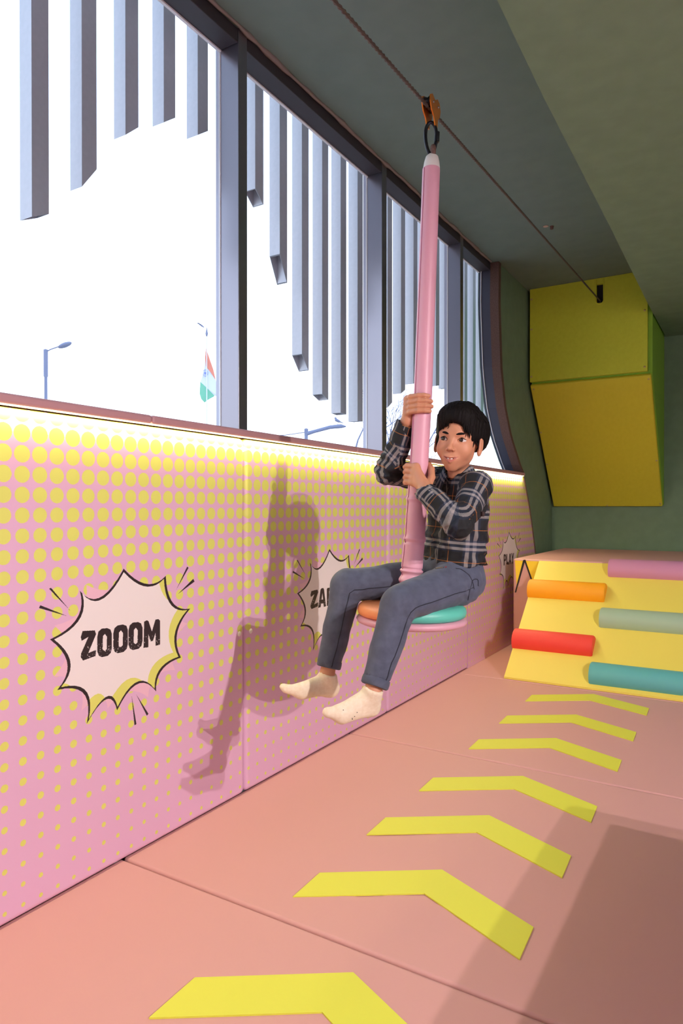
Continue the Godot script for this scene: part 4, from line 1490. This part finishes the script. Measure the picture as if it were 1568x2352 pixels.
	for k in 12:
		var u := k / 11.0
		pk.append(j.onto(Vector3(0.125 + 0.055 * u, 0.150 - 0.075 * u * u, 0.075 - 0.02 * u), 0.0004))
	part(jeans, "pocket_edge", MB.new().tube(pk, 0.0013, 6), dark)
	var pk2 := []
	for k in 14:
		var u := k / 13.0
		pk2.append(j.onto(Vector3(0.185 + 0.03 * cos(u * PI * 1.3), 0.075 + 0.035 * sin(u * PI * 1.3) - 0.01 * u, 0.06), 0.0004))
	part(jeans, "back_pocket", MB.new().tube(pk2, 0.0013, 6), dark)
	var lp := j.onto(Vector3(0.072, 0.135, 0.075), 0.0006)
	var ln := j.grad(lp)
	var lx := (Vector3(0.92, -0.38, 0) - ln * ln.dot(Vector3(0.92, -0.38, 0))).normalized()
	var lb := Basis(lx, ln.cross(lx), ln)
	var patch := part(jeans, "label_patch", MB.new().rbox(lp, Vector3(0.024, 0.007, 0.0016), 0.0007, lb), mat(rgb(60, 52, 44), 0.7), "small dark label with tan marks")
	for k in 5:
		part(patch, "label_mark", MB.new().box(lp + lb * Vector3(-0.0085 + 0.0042 * k, 0, 0.0009), Vector3(0.0026, 0.0034, 0.0006), lb), mat(rgb(186, 160, 110), 0.7))
	part(jeans, "red_tag", MB.new().rbox(lp + lb * Vector3(0.019, 0.004, 0.0), Vector3(0.006, 0.004, 0.0016), 0.0006, lb), mat(rgb(170, 40, 44), 0.7))
	# ---- socks
	var sm := grainy(mat(Color.WHITE, 0.9), rgb(226, 206, 176), rgb(240, 226, 204), 0.02, 14.0, 0.0, 41)
	var sr := Field.new()
	sr.cap(AN_R + Vector3(0.004, 0.004, 0), Vector3(-0.250, -0.232, 0.0), 0.0262, 0.0255, 0.01)
	sr.cap(Vector3(-0.250, -0.234, 0.0), Vector3(-0.335, -0.232, 0.052), 0.0240, 0.0200, 0.014)
	sr.cap(Vector3(-0.262, -0.205, 0.012), Vector3(-0.345, -0.222, 0.058), 0.0225, 0.0170, 0.016)
	sr.cap(Vector3(-0.335, -0.228, 0.052), Vector3(-0.380, -0.214, 0.078), 0.0195, 0.0130, 0.010)
	sr.ell(Vector3(-0.388, -0.209, 0.074), Vector3(0.011, 0.009, 0.011), 0.006)
	sr.ell(Vector3(-0.300, -0.262, 0.030), Vector3(0.028, 0.010, 0.020), 0.014, 1)
	sr.keep(AN_R + Vector3(0.0, 0.012, 0), Vector3(0.35, 1, 0.15))
	var sl := Field.new()
	sl.cap(AN_L + Vector3(0.003, 0.006, 0), Vector3(-0.140, -0.212, 0.256), 0.0265, 0.0265, 0.01)
	sl.cap(Vector3(-0.140, -0.214, 0.256), Vector3(-0.215, -0.222, 0.312), 0.0250, 0.0215, 0.014)
	sl.cap(Vector3(-0.150, -0.186, 0.272), Vector3(-0.222, -0.211, 0.318), 0.0230, 0.0180, 0.016)
	sl.cap(Vector3(-0.215, -0.216, 0.312), Vector3(-0.252, -0.206, 0.336), 0.0200, 0.0135, 0.012)
	sl.ell(Vector3(-0.182, -0.250, 0.284), Vector3(0.024, 0.008, 0.018), 0.012, 1)
	sl.keep(AN_L + Vector3(0.0, 0.014, 0), Vector3(0.35, 1, 0.15))
	part(t, "sock", sr.net(Vector3(-0.42, -0.285, -0.05), Vector3(-0.20, -0.15, 0.12), 0.0036), sm)
	var s2 := part(t, "sock", sl.net(Vector3(-0.29, -0.265, 0.21), Vector3(-0.09, -0.12, 0.37), 0.0036), sm)
	for q in [Vector3(-0.205, -0.190, 0.35), Vector3(-0.165, -0.215, 0.33), Vector3(-0.172, -0.228, 0.33), Vector3(-0.180, -0.232, 0.33), Vector3(-0.178, -0.238, 0.33)]:
		var sp := sl.onto(q, 0.0002)
		part(s2, "speck", MB.new().ball(sp, Vector3(0.0013, 0.0013, 0.0013), Basis.IDENTITY, 6), M.ink)

# ------------------------------------------------------------------ outdoors
func outdoors() -> void:
	struct("ground", slab(Vector3(-140, -4.4, -140), Vector3(60, -4.0, 60)), mat(rgb(176, 172, 166), 0.95))
	struct("wall_base", slab(Vector3(-1.95, -4.0, -7.0), Vector3(3.4, -0.2, 2.7)), M.concrete)
	var yaw := deg_to_rad(CAM_YAW)
	# street lamp with a slim arm
	var a := thing("street_lamp", "street lamp with one slim arm outside, left window", "street lamp", Vector3(-22.217, -4.0, -15.82), yaw, "street lamps outside")
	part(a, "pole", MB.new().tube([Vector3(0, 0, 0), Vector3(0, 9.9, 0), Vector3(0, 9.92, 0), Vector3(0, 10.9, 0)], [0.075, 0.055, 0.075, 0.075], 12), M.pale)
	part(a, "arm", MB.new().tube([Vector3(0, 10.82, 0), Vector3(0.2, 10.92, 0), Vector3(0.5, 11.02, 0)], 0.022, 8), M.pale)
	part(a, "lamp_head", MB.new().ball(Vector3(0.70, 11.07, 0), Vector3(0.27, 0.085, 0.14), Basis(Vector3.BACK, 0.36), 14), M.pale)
	# second lamp: a stout post with a long arm where a bird sits
	var b := thing("street_lamp", "low street lamp post with long arm where a bird perches", "street lamp", Vector3(-11.24, -4.0, -16.591), yaw, "street lamps outside")
	part(b, "pole", MB.new().tube([Vector3(0, 0, 0), Vector3(0, 7.2, 0), Vector3(0, 7.42, 0)], [0.06, 0.05, 0.06], 12), M.pale)
	part(b, "arm", MB.new().tube([Vector3(0.02, 7.28, 0), Vector3(0.22, 7.34, 0), Vector3(0.7, 7.47, 0), Vector3(1.02, 7.50, 0), Vector3(1.16, 7.49, 0)], [0.06, 0.05, 0.055, 0.06, 0.02], 10), M.pale)
	part(b, "bracket", MB.new().tube([Vector3(-0.05, 7.32, 0), Vector3(-0.6, 7.24, 0), Vector3(-1.3, 7.2, 0)], 0.012, 6), M.pale)
	var bird := thing("perched_bird", "small grey bird perched on the street lamp arm", "bird", Vector3(-10.443, 3.58, -17.074), yaw)
	var bf := Field.new()
	bf.cap(Vector3(-0.05, 0.10, 0), Vector3(0.03, 0.06, 0), 0.045, 0.035, 0.03).cap(Vector3(-0.075, 0.155, 0), Vector3(-0.07, 0.15, 0), 0.03, 0.03, 0.02)
	bf.cap(Vector3(0.03, 0.06, 0), Vector3(0.15, 0.01, 0), 0.022, 0.010, 0.02).cap(Vector3(-0.10, 0.155, 0), Vector3(-0.125, 0.15, 0), 0.008, 0.003, 0.008)
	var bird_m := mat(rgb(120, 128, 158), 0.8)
	part(bird, "body", bf.net(Vector3(-0.15, -0.02, -0.07), Vector3(0.18, 0.21, 0.07), 0.010), bird_m)
	part(bird, "leg", MB.new().tube([Vector3(-0.01, 0.04, 0.015), Vector3(-0.01, -0.03, 0.015)], 0.006, 6), bird_m)
	part(bird, "leg", MB.new().tube([Vector3(-0.01, 0.04, -0.015), Vector3(-0.01, -0.03, -0.015)], 0.006, 6), bird_m)
	var fly := thing("flying_bird", "tiny dark bird flying high above the flag", "bird", Vector3(-27.737, 11.789, -30.045), yaw)
	part(fly, "body", MB.new().tube([Vector3(-0.10, 0.05, 0), Vector3(0, 0, 0), Vector3(0.14, -0.10, 0)], [0.02, 0.05, 0.02], 8), bird_m)
	for s in [-1.0, 1.0]:
		var w := MB.new()
		w.prism(tidx([-0.02, 0.0, 0.06, 0.0, -0.10 + 0.06 * s, 0.26, -0.22 + 0.06 * s, 0.22]), Vector3(0, 0.01, 0), Vector3(1, 0.0, 0), Vector3(-0.35 * s, 0.35, s * 0.85).normalized(), -0.008, 0.008)
		part(fly, "wing", w, bird_m)
	# flag on its pole
	var fp := thing("flagpole", "thin pale flagpole outside beside the first mullion", "flagpole", Vector3(-20.61, -4.0, -22.645), yaw)
	part(fp, "pole", MB.new().tube([Vector3(0, 0, 0), Vector3(0, 6, 0), Vector3(0, 12.7, 0)], [0.05, 0.03, 0.02], 8), mat(rgb(222, 224, 240), 0.6))
	part(fp, "finial", MB.new().lathe([Vector2(0.0, 0.42), Vector2(0.03, 0.25), Vector2(0.055, 0.12), Vector2(0.03, 0.0), Vector2(0.0, 0.0)], 10, Transform3D(Basis.IDENTITY, Vector3(0, 12.65, 0))), M.pale)
	var fl := thing("flag", "drooping saffron, white and green flag with a blue wheel", "flag", Vector3(-20.636, 8.122, -22.628), yaw)
	var k := 1.0 / 170.8
	var bands := [
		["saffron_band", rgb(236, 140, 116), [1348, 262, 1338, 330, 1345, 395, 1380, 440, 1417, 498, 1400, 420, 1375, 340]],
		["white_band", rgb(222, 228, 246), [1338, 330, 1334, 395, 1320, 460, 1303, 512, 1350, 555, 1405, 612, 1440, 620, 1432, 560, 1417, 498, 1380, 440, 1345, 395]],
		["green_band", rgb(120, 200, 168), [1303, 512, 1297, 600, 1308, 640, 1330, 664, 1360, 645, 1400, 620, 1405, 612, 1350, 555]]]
	for q in bands:
		var poly := PackedVector2Array()
		for i in range(0, q[2].size(), 2):
			poly.append(Vector2((q[2][i] - 1348) * k, -(q[2][i + 1] - 262) * k))
		var mb := MB.new().prism(poly, Vector3.ZERO, Vector3.RIGHT, Vector3.UP, -0.012, 0.012)
		for i in mb.v.size():
			mb.v[i].z += 0.05 * sin(mb.v[i].x * 14.0) + 0.06 * mb.v[i].y
		var fm := mat(q[1], 0.85)
		fm.backlight_enabled = true
		fm.backlight = Color(0.5, 0.5, 0.5)
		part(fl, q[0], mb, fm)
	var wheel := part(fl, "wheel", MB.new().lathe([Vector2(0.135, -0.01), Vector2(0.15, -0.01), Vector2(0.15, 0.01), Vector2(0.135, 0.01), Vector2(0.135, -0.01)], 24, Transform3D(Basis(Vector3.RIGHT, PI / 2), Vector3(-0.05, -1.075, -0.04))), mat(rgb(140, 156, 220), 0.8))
	wheel.scale = Vector3(0.8, 1, 1)
	part(fl, "wheel_hub", MB.new().lathe([Vector2(0.0, -0.01), Vector2(0.05, -0.01), Vector2(0.05, 0.012), Vector2(0.0, 0.014)], 14, Transform3D(Basis(Vector3.RIGHT, PI / 2), Vector3(-0.05, -1.075, -0.035))), mat(rgb(130, 146, 214), 0.8))
	# bare trees
	var rng := RandomNumberGenerator.new()
	rng.seed = 21
	for q in [[Vector3(-10.95, -4.0, -19.10), "bare haze-tinted tree behind the low street lamp", 0.0], [Vector3(-12.3, -4.0, -25.6), "bare haze-tinted tree seen right of the second mullion", -0.15]]:
		var tr := thing("bare_tree", q[1], "tree", q[0], yaw, "bare trees outside")
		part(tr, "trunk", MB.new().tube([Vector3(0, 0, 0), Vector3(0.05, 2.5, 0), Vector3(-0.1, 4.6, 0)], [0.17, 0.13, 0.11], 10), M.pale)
		var br := MB.new()
		grow(br, rng, Vector3(-0.1, 4.5, 0), Vector3(-0.55, 0.95, 0.1), 2.6, 0.075, 0)
		grow(br, rng, Vector3(-0.1, 4.5, 0), Vector3(0.35, 1.0, -0.1), 2.7, 0.085, 0)
		grow(br, rng, Vector3(-0.05, 4.2, 0), Vector3(-0.95, 0.8, 0.2), 2.2, 0.05, 1)
		part(tr, "branches", br, M.pale)

func grow(mb: MB, rng: RandomNumberGenerator, p: Vector3, d: Vector3, len_: float, r: float, depth: int) -> void:
	d = d.normalized()
	var pts := [p]
	var rad := [r]
	var q := p
	var dd := d
	for k in 4:
		dd = (dd + Vector3(rng.randf_range(-0.25, 0.25), rng.randf_range(-0.1, 0.2), rng.randf_range(-0.25, 0.25))).normalized()
		q += dd * len_ / 4.0
		pts.append(q)
		rad.append(maxf(r * (1.0 - 0.17 * (k + 1)), 0.004))
	mb.tube(pts, rad, 6)
	if depth >= 4:
		return
	for k in 3 + (1 if depth > 1 else 0):
		var at: Vector3 = pts[1 + rng.randi() % 4]
		var nd := (dd + Vector3(rng.randf_range(-0.9, 0.9), rng.randf_range(-0.5, 0.6), rng.randf_range(-0.9, 0.9))).normalized()
		grow(mb, rng, at, nd, len_ * rng.randf_range(0.5, 0.75), maxf(r * 0.5, 0.006), depth + 1)
